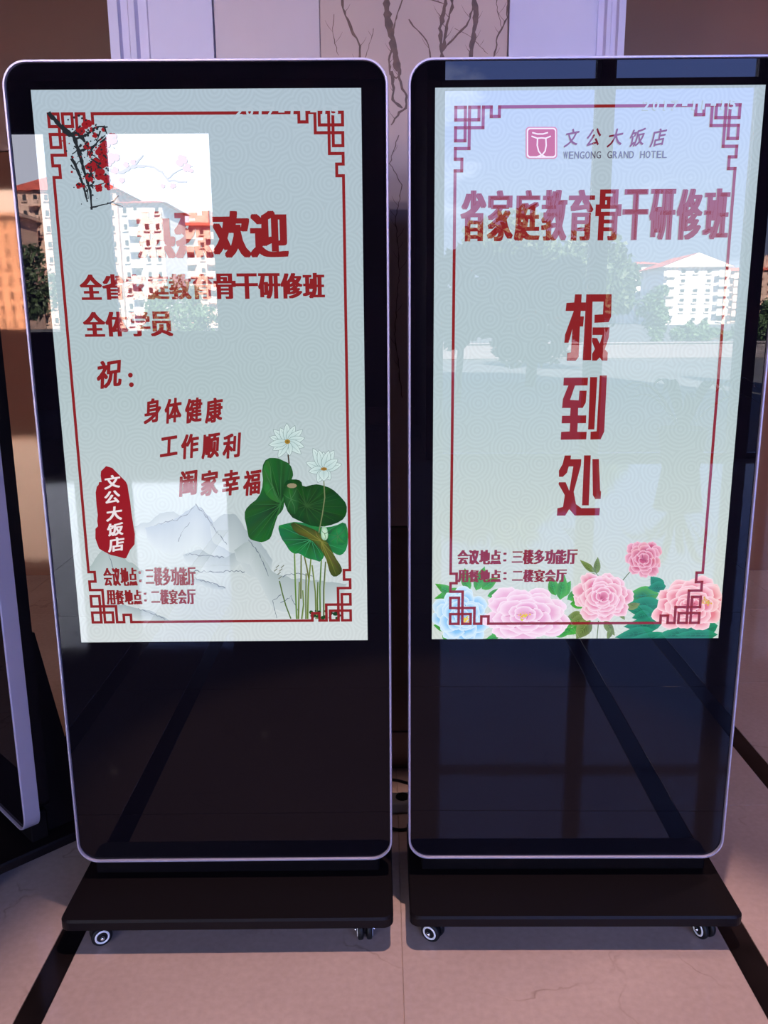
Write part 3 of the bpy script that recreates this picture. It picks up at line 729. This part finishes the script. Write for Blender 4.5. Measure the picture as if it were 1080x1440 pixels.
leafshape(F, [(328, 600), (340, 500), (400, 490), (440, 500), (450, 540), (520, 520), (560, 525), (620, 545), (670, 590), (712, 640), (710, 700), (680, 740), (600, 770), (520, 775), (440, 745), (370, 710)], (470, 650), lin((24, 58, 26)), lin((22, 66, 28)), 17, lin((48, 88, 44)), 1, .3, 5)
leafshape(F, [(330, 600), (350, 520), (410, 520), (430, 600), (415, 700), (370, 700)], (380, 610), lin((40, 96, 44)), lin((28, 76, 34)), 6, None, 1, .2, 6)
leafshape(F, [(370, 740), (470, 770), (540, 800), (590, 850), (640, 950), (680, 1010), (684, 1045), (640, 1075), (610, 1050), (600, 990), (560, 910), (500, 850), (400, 810)], (560, 860), OL, lin((58, 74, 32)), 8, lin((130, 130, 60)), 1, .25, 7)
leafshape(F, [(555, 800), (570, 765), (595, 780), (602, 830), (590, 855), (562, 850)], (580, 815), lin((200, 220, 200)), lin((150, 190, 160)), 3, None, 2, .1, 8)
F.stroke(q4([(362, 345), (368, 400)]), 2.0, lin((70, 60, 50))); F.stroke(q4([(574, 490), (580, 600), (566, 700), (545, 810)]), 1.5, lin((120, 130, 90)))
F.disc(q4([(385, 530)])[0], 7, lin((150, 140, 110)), 10, 3.5)
F.build('lotus_leaves', M_art, flat_fn(HL, 8), .0000006, sL)
F = Flat()
def petal(F, c, a, L, W, ci_, co, outline=None, n=7, tip=1.0):
    P = []
    for k in range(n + 1):
        t = k / n; w = W * math.sin(PI * min(1, t ** .8)) ** .8 * (1 if t < .6 else tip); P.append((t, w / 2))
    pts = [(c[0] + math.cos(a) * L * t - math.sin(a) * w, c[1] + math.sin(a) * L * t + math.cos(a) * w) for t, w in P] + \
          [(c[0] + math.cos(a) * L * t + math.sin(a) * w, c[1] + math.sin(a) * L * t - math.cos(a) * w) for t, w in P[::-1][1:-1]]
    cen = (c[0] + math.cos(a) * L * .35, c[1] + math.sin(a) * L * .35)
    cols = [tuple(p * (1 - s) + q * s for p, q in zip(ci_, co)) for s in [min(1, math.hypot(x - c[0], y - c[1]) / L) for x, y in pts]]
    F.fan(cen, pts, ci_, cols)
    if outline: F.stroke(pts + pts[:1], .5, outline); F.stroke([c, (c[0] + math.cos(a) * L * .85, c[1] + math.sin(a) * L * .85)], .35, outline)
PW = lin((214, 232, 230)); PW2 = lin((188, 212, 212)); OU = lin((120, 142, 142))
c = q4([(358, 268)])[0]
for a, L in ((-165, 26), (-140, 26), (-118, 22), (-92, 26), (-65, 25), (-38, 27), (-12, 25), (18, 25), (42, 26), (80, 20), (120, 26), (150, 24), (170, 27)): petal(F, c, R(a), L, 11, PW2, PW, OU)
F.disc(c, 4, lin((176, 140, 60)), 10, 3.4, lin((120, 96, 40)))
c = q4([(575, 430)])[0]
for a, L, W in ((-160, 27, 12), (-15, 26, 12), (-118, 33, 13), (-62, 30, 13), (170, 22, 11), (-92, 24, 15), (-105, 28, 12), (-75, 27, 12), (115, 21, 12), (60, 18, 11), (90, 17, 14), (-35, 24, 12)): petal(F, c, R(a), L, W, PW2, PW, OU)
F.disc(c, 4.6, lin((170, 130, 60)), 10, 2.4, lin((130, 100, 50)))
F.build('lotus_flowers', M_art, flat_fn(HL, 12), .0000012, sL)

# ------------------------------------------------------------------ right poster
bord(HR, [(639.5, 150), (1039.5, 149), (982.6, 876), (630, 876.5)], sR)
T('lettering', M_red, sR, HR, '省家庭教育骨干研修班', 646, 1024, 268, 338, .82, (.07, .014), nb=3)
T('lettering', M_red, sR, HR, '会议地点：三楼多功能厅', 642, 810, 771, 791, .86, (.085, .01))
T('lettering', M_red, sR, HR, '用餐地点：二楼宴会厅', 642, 795, 799, 816, .84, (.085, .01))
T('clock_text', M_bgc, sR, HR, '2017-11-15', 900, 1034, 143, 156, .62, (.03, .03), .1, lay=34)
for ch, (a, b) in zip('文公大饭店', ((791, 814), (821, 845), (851, 876), (881, 907), (911, 936))):
    T('hotel_lettering', M_maroon, sR, HR, ch, a, b, 183, 207, .80, (.012, .012), .16, .18)
T('hotel_lettering', M_grey, sR, HR, 'WENGONG GRAND HOTEL', 790, 936, 214, 224, .80, (.03, 0))
# hotel emblem: rounded red square with a pale line figure
F = Flat(); LR = lin((205, 120, 135)); LW = lin((240, 225, 235))
def rr(x0, x1, y0, y1, r): return [(a, b) for a, b in rrect(x0, x1, y0, y1, r, 5)]
F.poly(rr(738, 782, 180, 224.5, 5), LR); F.poly(rr(739.5, 780.5, 181.5, 223, 4.2), LW); F.poly(rr(741.3, 779, 183.3, 221, 3.4), lin((186, 70, 84)))
for p in ([(747, 188), (754, 190), (762, 190), (769, 188)], [(746, 193), (754, 196), (760, 195.5), (766, 196), (773, 193)], [(754.5, 196), (754, 206), (756, 214), (760, 219), (766, 222)], [(766, 196), (766.5, 206), (765, 214), (761, 219), (752, 222.5)]):
    F.stroke(p, 1.9, LW)
F.build('hotel_emblem', M_art, flat_fn(HR, 30), .000002, sR)
# three large block characters (traced block strokes, crop frame /3.176)
q8 = lambda pts: [(740 + a / 3.1765, 380 + b / 3.1765) for a, b in pts]
F = Flat(); K = 0
for pl in (
    # 报
    [(212, 107), (242, 107), (240, 143), (262, 143), (258, 181), (238, 181), (236, 205), (252, 205), (248, 250), (234, 250), (228, 385), (215, 402), (175, 402), (178, 368), (194, 364), (200, 262), (184, 322), (164, 322), (168, 285), (190, 225), (206, 181), (170, 181), (174, 145), (208, 143)],
    [(262, 107), (375, 107), (373, 206), (362, 231), (298, 234), (299, 198), (336, 196), (339, 140), (290, 140), (284, 400), (246, 400)],
    [(290, 254), (366, 254), (362, 300), (345, 352), (358, 366), (356, 402), (332, 402), (322, 388), (308, 402), (288, 402), (288, 372), (300, 350), (288, 318), (288, 300), (310, 302), (322, 326), (334, 288), (289, 288)],
    # 到
    [(162, 477), (270, 477), (268, 512), (212, 512), (190, 576), (228, 578), (232, 535), (264, 535), (260, 588), (246, 612), (226, 612), (225, 645), (262, 645), (261, 680), (224, 680), (222, 718), (264, 718), (262, 752), (148, 753), (150, 718), (188, 716), (190, 680), (152, 680), (154, 646), (190, 646), (192, 612), (154, 612), (158, 572), (182, 512), (160, 512)],
    [(279, 475), (311, 475), (298, 708), (270, 708)],
    [(322, 468), (354, 468), (342, 718), (326, 752), (280, 753), (281, 718), (308, 716)],
    # 处
    [(166, 823), (194, 823), (192, 840), (240, 840), (238, 868), (206, 985), (216, 1040), (240, 1058), (323, 1058), (320, 1091), (210, 1091), (186, 1062), (168, 1091), (131, 1091), (133, 1058), (158, 1052), (166, 1000), (138, 950), (140, 942), (170, 942), (186, 980), (204, 872), (184, 872), (176, 900), (158, 918), (140, 918), (140, 890), (156, 862)],
    [(252, 823), (282, 823), (273, 1046), (243, 1046)],
    [(289, 840), (318, 840), (324, 980), (328, 985), (326, 1018), (302, 1018), (291, 1000)],
):
    F.poly(q8(pl), (1, 1, 1))
F.build('lettering', M_red, flat_fn(HR, 30), .000001, sR)
# flowers along the foot of the poster
F = Flat()
def leaf(x, y, a, L, W, c, cc, serr=0):
    n = 8; a = R(a); top = []; bo = []
    for k in range(n + 1):
        t = k / n; w = W / 2 * math.sin(PI * t ** .75) * (1 - serr * (k % 2)); top.append((x + math.cos(a) * L * t - math.sin(a) * w, y + math.sin(a) * L * t + math.cos(a) * w)); bo.append((x + math.cos(a) * L * t + math.sin(a) * w, y + math.sin(a) * L * t - math.cos(a) * w))
    cen = (x + math.cos(a) * L * .5, y + math.sin(a) * L * .5)
    F.fan(cen, top, cc, c); F.fan(cen, bo, tuple(v * .75 for v in cc), tuple(v * .8 for v in c))
    F.stroke([(x, y), (x + math.cos(a) * L * .95, y + math.sin(a) * L * .95)], [.8, .2], tuple(min(1, v * 2.2) for v in cc))
    for k in (2, 3, 4, 5, 6):
        p = (x + math.cos(a) * L * k / n, y + math.sin(a) * L * k / n)
        for s in (1, -1): F.stroke([p, (p[0] + math.cos(a + s * .8) * W * .38, p[1] + math.sin(a + s * .8) * W * .38)], [.6, .2], tuple(min(1, v * 2) for v in cc))
LG = lin((86, 176, 70)); LG2 = lin((40, 130, 48)); TG = lin((40, 150, 110)); TG2 = lin((20, 100, 70)); OG = lin((130, 150, 90)); OG2 = lin((90, 112, 56))
for a in ((650, 828, 165, 42, 16), (640, 835, -150, 34, 14), (645, 850, 160, 36, 12), (630, 880, -170, 22, 14), (626, 868, -120, 22, 12), (655, 826, -95, 30, 14), (668, 828, -70, 36, 16), (676, 826, -35, 28, 14), (684, 836, -12, 34, 14), (660, 826, -120, 26, 12), (690, 852, -40, 24, 12),
          (622, 888, 60, 14, 8), (780, 836, -105, 28, 16), (788, 838, -60, 26, 14), (796, 842, -30, 34, 15), (800, 848, 0, 30, 14), (786, 842, -80, 36, 16), (790, 868, 20, 26, 12), (782, 880, 20, 30, 14), (800, 885, -10, 28, 12), (778, 892, -10, 24, 10), (700, 892, 160, 22, 10), (790, 880, -25, 26, 12),
          (690, 890, -20, 20, 10)): leaf(*a, LG, LG2)
for a in ((925, 835, 175, 48, 26), (930, 830, -130, 26, 20), (930, 850, 178, 54, 24), (920, 862, -172, 40, 18), (930, 876, 175, 55, 22), (918, 886, 170, 56, 18), (940, 893, 172, 66, 16), (912, 862, 165, 26, 14), (950, 888, 150, 40, 18), (975, 890, 175, 50, 20), (1000, 885, 178, 50, 22), (1008, 880, 165, 36, 20), (1008, 893, 180, 60, 16), (935, 824, 175, 26, 16)): leaf(*a, LG if random.random() < .3 else TG, TG2)
for a in ((835, 804, -140, 28, 9), (837, 806, -85, 24, 10), (836, 806, 165, 22, 6), (818, 864, 175, 22, 14), (826, 868, 165, 30, 16), (828, 870, 125, 34, 22), (848, 872, 55, 26, 12), (858, 884, 110, 16, 8), (868, 858, 55, 16, 8), (880, 855, -20, 20, 10), (880, 850, 15, 16, 8)): leaf(*a, OG, OG2)
F.stroke([(846, 822), (842, 812), (836, 804), (828, 792)], [1, .9, .5], OG2); F.stroke([(872, 818), (882, 806), (894, 795)], [1.3, 1, 1], OG2); F.stroke([(840, 872), (838, 897)], 1.2, OG2)
F.build('printed_leaves', M_art, flat_fn(HR, 4), .0000006, sR)
def bloom(name, cx, cy, rx, ry, c_dark, c_mid, c_edge, rings, seed, core=None, base=8, tight=0):
    F = Flat(); rn = random.Random(seed); mixc = lambda a, b, t: tuple(p * (1 - t) + q * t for p, q in zip(a, b))
    for k in range(rings):
        f = 1 - k / rings; n = max(3, int(6 * f + 3)); off = rn.random() * 6
        for j in range(n):
            a = 2 * PI * j / n + off + rn.uniform(-.2, .2); r1 = (f * .95 + .12) * rn.uniform(.9, 1.08); r0 = f * .28; half = PI / n * (1.25 if k < 2 else 1.45)
            rim = []; m = 11
            for i in range(m):
                u = i / (m - 1) * 2 - 1; rr = r1 * (1 - .30 * abs(u) ** 2.4) * (1 + rn.uniform(-.035, .035)); b = a + u * half
                rim.append((cx + math.cos(b) * rr * rx, cy + math.sin(b) * rr * ry))
            c0 = (cx + math.cos(a) * r0 * rx, cy + math.sin(a) * r0 * ry); root = (cx + math.cos(a) * (r0 - .18) * rx, cy + math.sin(a) * (r0 - .18) * ry)
            sh = rn.uniform(0, .45); mid = [(p[0] * .72 + c0[0] * .28, p[1] * .72 + c0[1] * .28) for p in rim]
            i0 = len(F.v); F.k += 1
            F.v += [(p[0], p[1], F.k) for p in rim + mid] + [(root[0], root[1], F.k)]
            F.c += [c_edge] * m + [mixc(c_mid, c_edge, rn.uniform(.0, .3) + sh * .4)] * m + [mixc(c_dark, c_mid, sh)]
            for i in range(m - 1): F.f.append((i0 + i, i0 + i + 1, i0 + m + i + 1, i0 + m + i)); F.f.append((i0 + m + i, i0 + m + i + 1, i0 + 2 * m))
            F.stroke(rim, .5, mixc(c_edge, (1, 1, 1), .25))
            F.stroke([rim[0], (rim[0][0] * .4 + root[0] * .6, rim[0][1] * .4 + root[1] * .6)], [.9, .3], c_dark)
    if core:
        for _ in range(30): F.disc((cx + core[1] + rn.gauss(0, 3.2), cy + core[2] + rn.gauss(0, 2.4)), rn.uniform(.7, 1.6), tuple(v * rn.uniform(.7, 1.2) for v in core[0]), 5)
    F.build(name, M_art, flat_fn(HR, base), .000001, sR)
YE = lin((240, 205, 50))
bloom('blue_peony', 648, 864, 40, 38, lin((60, 140, 215)), lin((130, 195, 240)), lin((214, 236, 248)), 6, 1, (YE, 5, 6), 7)
bloom('pink_peony', 737, 862, 62, 39, lin((200, 95, 150)), lin((232, 165, 205)), lin((250, 226, 240)), 6, 2, (YE, -2, 2), 8)
bloom('pink_rose', 846, 838, 40, 34, lin((170, 40, 85)), lin((222, 110, 150)), lin((250, 216, 228)), 7, 3, None, 9)
bloom('red_peony', 970, 850, 52, 36, lin((180, 30, 50)), lin((226, 100, 120)), lin((252, 212, 214)), 6, 4, (lin((225, 175, 40)), 22, -4), 9)
bloom('red_rosebud', 904, 785, 26, 26, lin((140, 22, 55)), lin((200, 75, 105)), lin((240, 180, 195)), 5, 5, None, 10)

# ------------------------------------------------------------------ outside, seen mirrored in the displays
YR = 1.69
def out(px, py, D):            # reflected photo ray -> real point at mirrored distance D
    d = ray(px, py); t = D / d.y; return (d.x * t, 2 * YR - D, CAM_H + d.z * t)
M_ground = mat('paving', (.09, .09, .10), .9, noise=(.5, (.06, .06, .065), 4))
M_rend = mat('white_render', (.80, .76, .72), .8, noise=(.3, (.72, .67, .62), 4))
M_pink = mat('pink_render', (.62, .42, .34), .8)
M_tile = mat('red_roof_tile', (.55, .10, .06), .7)
M_win = mat('dark_window', (.03, .035, .04), .2)
M_bark = mat('bark', (.08, .05, .035), .9)
M_leaf = mat('tree_leaf', (.030, .055, .022), .6, noise=(3, (.05, .08, .03), 3))
M_leaf2 = mat('shrub_leaf', (.05, .10, .035), .6)
M_conc = mat('pale_concrete', (.16, .14, .155), .9)
struct('ground', bx(-220, 220, -330, FL - .16, -.35, -.05), M_ground)
g2 = struct('terrace', bx(.42, 14, FL - .16, FR - .16, -.35, -.03), M_ground)
low = obj('boundary_wall', bx(-45, 45, -25.9, -25.6, -.05, .44, bev=.02), M_conc)
cap_ = obj('coping', bx(-45, 45, -25.95, -25.55, .44, .49, bev=.01), M_conc, low)
tag(low, 'long low pale boundary wall outside, mirrored under the white buildings', 'wall')
def building(name, label, x0, x1, y, h, depth, floors, cols, wall, roof='gable', over=.8, balc=None, zg=-.05):
    t = empty(name, ((x0 + x1) / 2, y, zg)); tag(t, label, 'building', 'buildings across the road'); w = (x1 - x0) / 2
    obj('wall', bx(-w, w, -depth, 0, 0, h), wall, t)
    bm = bmesh.new(); fm = bmesh.new(); fh = h / floors; cw = 2 * w / cols; rn = random.Random(int(x0 * 7))
    for f in range(floors):
        for c in range(cols):
            if rn.random() < .08: continue
            cx = -w + cw * (c + .5); a = cw * .17; z0 = f * fh + fh * .38; z1 = f * fh + fh * .74
            box(bm, cx - a, cx + a, .0, .06, z0, z1)
            box(fm, cx - a - .15, cx + a + .15, 0, .35, z0 - .25, z0 - .08)
    obj('windows', bm, M_win, t)['kind'] = 'stuff'; obj('sills', fm, wall, t)['kind'] = 'stuff'
    if balc:
        for c in balc:
            bm = bmesh.new(); cx = -w + cw * (c + .5); pl = [(0, -.1), (1.3, -.1), (1.3, 1.0), (1.2, 1.0), (1.2, .05), (0, .05)]
            A = [bm.verts.new((-cw * .42, p, q)) for p, q in pl]; B = [bm.verts.new((cw * .42, p, q)) for p, q in pl]
            bm.faces.new(A); bm.faces.new(B[::-1])
            for i in range(6): bm.faces.new((A[i], A[(i + 1) % 6], B[(i + 1) % 6], B[i]))
            first = obj('balcony', bm, wall, t, loc=(cx, 0, fh))
            for f in range(2, floors):
                o = first.copy(); C.objects.link(o); o.location = (cx, 0, f * fh)
    bm = bmesh.new()
    if roof == 'gable':
        rh = w * .42; pts = [(-w - over, h), (w + over, h), (0, h + rh)]
        a = [bm.verts.new((p, over, q)) for p, q in pts]; b = [bm.verts.new((p, -depth - over, q)) for p, q in pts]
        bm.faces.new((a[0], b[0], b[2], a[2])); bm.faces.new((a[2], b[2], b[1], a[1])); bm.faces.new((a[0], a[1], b[1], b[0]))
        obj('roof', bm, M_tile, t)
        bm = bmesh.new(); A = [bm.verts.new((p * .97, over - .3, q)) for p, q in pts]; B = [bm.verts.new((p * .97, over + .1, q - .02)) for p, q in pts]
        bm.faces.new(A); bm.faces.new(B)
        for i in range(3): bm.faces.new((A[i], A[(i + 1) % 3], B[(i + 1) % 3], B[i]))
        obj('pediment', bm, wall, t)
    elif roof == 'hip':
        rh = w * .35; q = [bm.verts.new(p) for p in ((-w - over, over, h), (w + over, over, h), (w + over, -depth - over, h), (-w - over, -depth - over, h), (-w * .4, -depth * .4, h + rh), (w * .4, -depth * .4, h + rh))]
        for f in ((0, 1, 5, 4), (1, 2, 5), (2, 3, 4, 5), (3, 0, 4), (0, 3, 2, 1)): bm.faces.new([q[i] for i in f])
        obj('roof', bm, M_tile, t)
    else:
        box(bm, -w - .8, w + .8, -depth, .9, h, h + .5); obj('roof', bm, M_tile if roof == 'slab_red' else wall, t)
        bm = bmesh.new(); box(bm, -w * .3, w * .3, -depth * .7, -depth * .2, h + .5, h + 3); obj('stair_head', bm, wall, t)
    return t
def bpx(name, label, xa, xb, ytop, D, **k):
    a = out(xa, ytop, D); b = out(xb, ytop, D); return building(name, label, a[0], b[0], a[1], (a[2] + b[2]) / 2 + .05, 14, **k)
bpx('gabled_building', 'white building with a red gable roof mirrored right of the tall characters', 913, 1003, 376, 150, floors=6, cols=5, wall=M_rend, roof='gable', balc=(0, 4))
bpx('apartment_block', 'pink apartment block with stacked balconies mirrored at the right rim', 1006, 1150, 381, 167, floors=7, cols=9, wall=M_pink, roof='slab_red', balc=(0, 2, 4, 6))
bpx('small_house', 'small white house with a red hip roof mirrored left of the gabled building', 874, 906, 372, 172, floors=5, cols=3, wall=M_rend, roof='hip')
bpx('low_block', 'long low white block mirrored behind the broad tree', 560, 872, 425, 190, floors=4, cols=22, wall=M_rend, roof='slab')
bpx('tower_block', 'tall white block with a red hip roof mirrored in the bright left window', 176, 236, 286, 120, floors=8, cols=4, wall=M_rend, roof='hip', balc=(1,))
bpx('terrace_block', 'pink block with a red slab roof mirrored behind the welcome characters', 238, 330, 318, 152, floors=8, cols=6, wall=M_pink, roof='slab_red', balc=(0, 2, 4))
bpx('side_block', 'pink block with a hip roof mirrored at the left rim of the lotus display', 20, 172, 268, 152, floors=9, cols=10, wall=M_pink, roof='hip', balc=(2, 5, 8))
bpx('corner_block', 'pale block with a flat roof beyond the farthest left window', -420, 10, 300, 135, floors=8, cols=26, wall=M_pink, roof='slab', balc=(3, 9, 15, 21))
bpx('far_block', 'white block with a flat roof beyond the pink block on the right', 1160, 1500, 360, 190, floors=7, cols=18, wall=M_rend, roof='slab_red')
def tree(name, label, x, y, zt, rx, rz, nleaf, lm, seed, ls=.11, zg=-.05):
    t = empty(name, (x, y, zg)); tag(t, label, 'tree', 'trees in front of the hotel'); rn = np.random.RandomState(seed); rr_ = random.Random(seed)
    zc = zt - rz - zg; cl = []
    for k in range(26):
        d = rn.normal(size=3); d /= np.linalg.norm(d); cl.append((d * np.array([rx, rx * .8, rz]) * rn.uniform(.35, .88) + [0, 0, zc], rn.uniform(.22, .42) * min(rx, rz)))
    P = []
    for k in range(nleaf):
        c, r = cl[rn.randint(26)]; d = rn.normal(size=3); d /= np.linalg.norm(d); P.append(c + d * r * rn.uniform(.5, 1.12))
    P = np.array(P); A = rn.normal(size=(nleaf, 3)); A /= np.linalg.norm(A, axis=1)[:, None]; B = np.cross(A, rn.normal(size=(nleaf, 3))); B /= np.linalg.norm(B, axis=1)[:, None]
    A *= ls * rn.uniform(.6, 1.3, (nleaf, 1)); B *= ls * .5
    v = np.stack([P - A, P + B, P + A, P - B], 1).reshape(-1, 3)
    me = bpy.data.meshes.new('foliage'); me.from_pydata(v.tolist(), [], [(4 * i, 4 * i + 1, 4 * i + 2, 4 * i + 3) for i in range(nleaf)])
    f = link('foliage', me, lm, t); f['kind'] = 'stuff'
    bm = tube(bmesh.new(), [(0, 0, 0), (.05, 0, zc * .5), (0, 0, zc)], [.05 * rx + .03, .035 * rx + .03, .02 * rx + .01], 8)
    for k in range(7):
        c = cl[k][0]; tube(bm, [(0, 0, zc * .55), ((c[0]) * .5, c[1] * .5, (c[2] + zc * .55) * .5), tuple(c)], [.02 * rx + .01, .015 * rx + .01, .008], 6)
    obj('trunk', bm, M_bark, t)
def tpx(label, xc, yt, D, rx, rz, n, seed, lm=None, ls=.11): p = out(xc, yt, D); tree('tree', label, p[0], p[1], p[2], rx, rz, n, lm or M_leaf, seed, ls)
tpx('broad dark tree mirrored in the middle of the peony display', 735, 292, 17.5, 1.8, 1.45, 12000, 1)
tpx('rounded tree mirrored below the small red roofs', 828, 325, 22, 1.3, 1.25, 5000, 2)
tpx('dark tree mirrored along the left rim of the peony display', 628, 322, 14, .6, 1.0, 3000, 3)
tpx('slim tree mirrored before the gabled building', 903, 392, 41, .9, 1.6, 2500, 4, M_leaf2)
tpx('low round tree mirrored at the right rim of the peony display', 1062, 428, 33.5, 1.4, .9, 3000, 5, M_leaf2)
tpx('shrubby tree mirrored under the gabled building', 960, 452, 37, 1.5, .6, 2500, 6, M_leaf2)
tpx('rounded tree mirrored behind the welcome characters', 246, 395, 36, 1.9, 1.4, 3500, 7, M_leaf2)
tpx('dark tree mirrored at the far left in the bronze panel', 34, 330, 34, 1.6, 1.8, 3500, 8)
# agave-like palm inside the glazed front
def palm(x, y):
    t = empty('potted_palm', (x, y, 0)); tag(t, 'potted palm with arching leaves standing by the glazed front', 'plant')
    bm = bmesh.new(); n = 20; pr = [(.16, 0), (.21, .34), (.22, .36), (.20, .36), (.19, .33)]
    rows = [[bm.verts.new((r * math.cos(2 * PI * k / n), r * math.sin(2 * PI * k / n), z)) for k in range(n)] for r, z in pr]
    for q, w in zip(rows, rows[1:]):
        for k in range(n): bm.faces.new((q[k], q[(k + 1) % n], w[(k + 1) % n], w[k]))
    bm.faces.new(rows[0][::-1]); bm.faces.new(rows[-1]); obj('pot', bm, M_rub, t)
    rn = random.Random(2)
    for k in range(11):
        a = 2 * PI * k / 11 + rn.uniform(-.2, .2); L = rn.uniform(.42, .6); rise = rn.uniform(.35, .6); bm = bmesh.new(); pts = []
        for i in range(9):
            s = i / 8; r = .03 + L * s; z = .33 + rise * math.sin(s * 2.3) * .9; w = .035 * math.sin(PI * min(1, s * .9 + .1)) + .002
            pts.append((bm.verts.new((r * math.cos(a) - w * math.sin(a), r * math.sin(a) + w * math.cos(a), z)), bm.verts.new((r * math.cos(a), r * math.sin(a), z - w * .4)), bm.verts.new((r * math.cos(a) + w * math.sin(a), r * math.sin(a) - w * math.cos(a), z))))
        for p, q in zip(pts, pts[1:]): bm.faces.new((p[0], p[1], q[1], q[0])); bm.faces.new((p[1], p[2], q[2], q[1]))
        obj('leaf', bm, M_leaf2, t)
palm(2.55, FR + .5)

# ------------------------------------------------------------------ cables and power strip behind the displays
def cable(pts, label, r=.004):
    P = [Vector(p) for p in pts]; S_ = []
    for i in range(len(P) - 1):
        a, b, c, d = P[max(i - 1, 0)], P[i], P[i + 1], P[min(i + 2, len(P) - 1)]
        for k in range(8):
            s = k / 8; S_.append(.5 * ((2 * b) + (c - a) * s + (2 * a - 5 * b + 4 * c - d) * s * s + (3 * b - a - 3 * c + d) * s ** 3))
    S_.append(P[-1]); tag(obj('power_cable', tube(bmesh.new(), S_, r, 8), M_rub, None, True), label, 'cable')
cable([(-.10, 1.80, .32), (-.02, 1.92, .20), (.04, 1.98, .15), (.12, 2.02, .10), (.20, 2.10, .03), (.16, 2.16, .025)], 'black cable hanging slantwise in the gap between the two displays')
cable([(-.06, 2.02, .006), (.0, 2.00, .005), (.05, 1.99, .005), (.10, 2.02, .02), (.12, 2.08, .035)], 'black cable looping on the floor in the gap')
cable([(-.60, 1.99, .03), (-.80, 2.18, .006), (-.99, 2.37, .006), (-1.035, 2.42, .006), (-1.10, 2.36, .006), (-1.2, 2.28, .01)], 'black cable curling on the floor beside the third display')
t = empty('power_strip', (.075, 2.10, 0), R(6)); tag(t, 'grey power strip lying on the floor in the gap', 'power strip')
obj('body', bx(-.13, .13, -.028, .028, 0, .034, bev=.006, seg=2), mat('grey_plastic', (.30, .28, .29), .5), t)
for x in (-.09, -.03, .03, .09):
    bm = bmesh.new(); bmesh.ops.create_cone(bm, cap_ends=True, segments=20, radius1=.019, radius2=.018, depth=.003, matrix=Matrix.Translation((x, 0, .0355))); obj('socket', bm, M_rub, t)
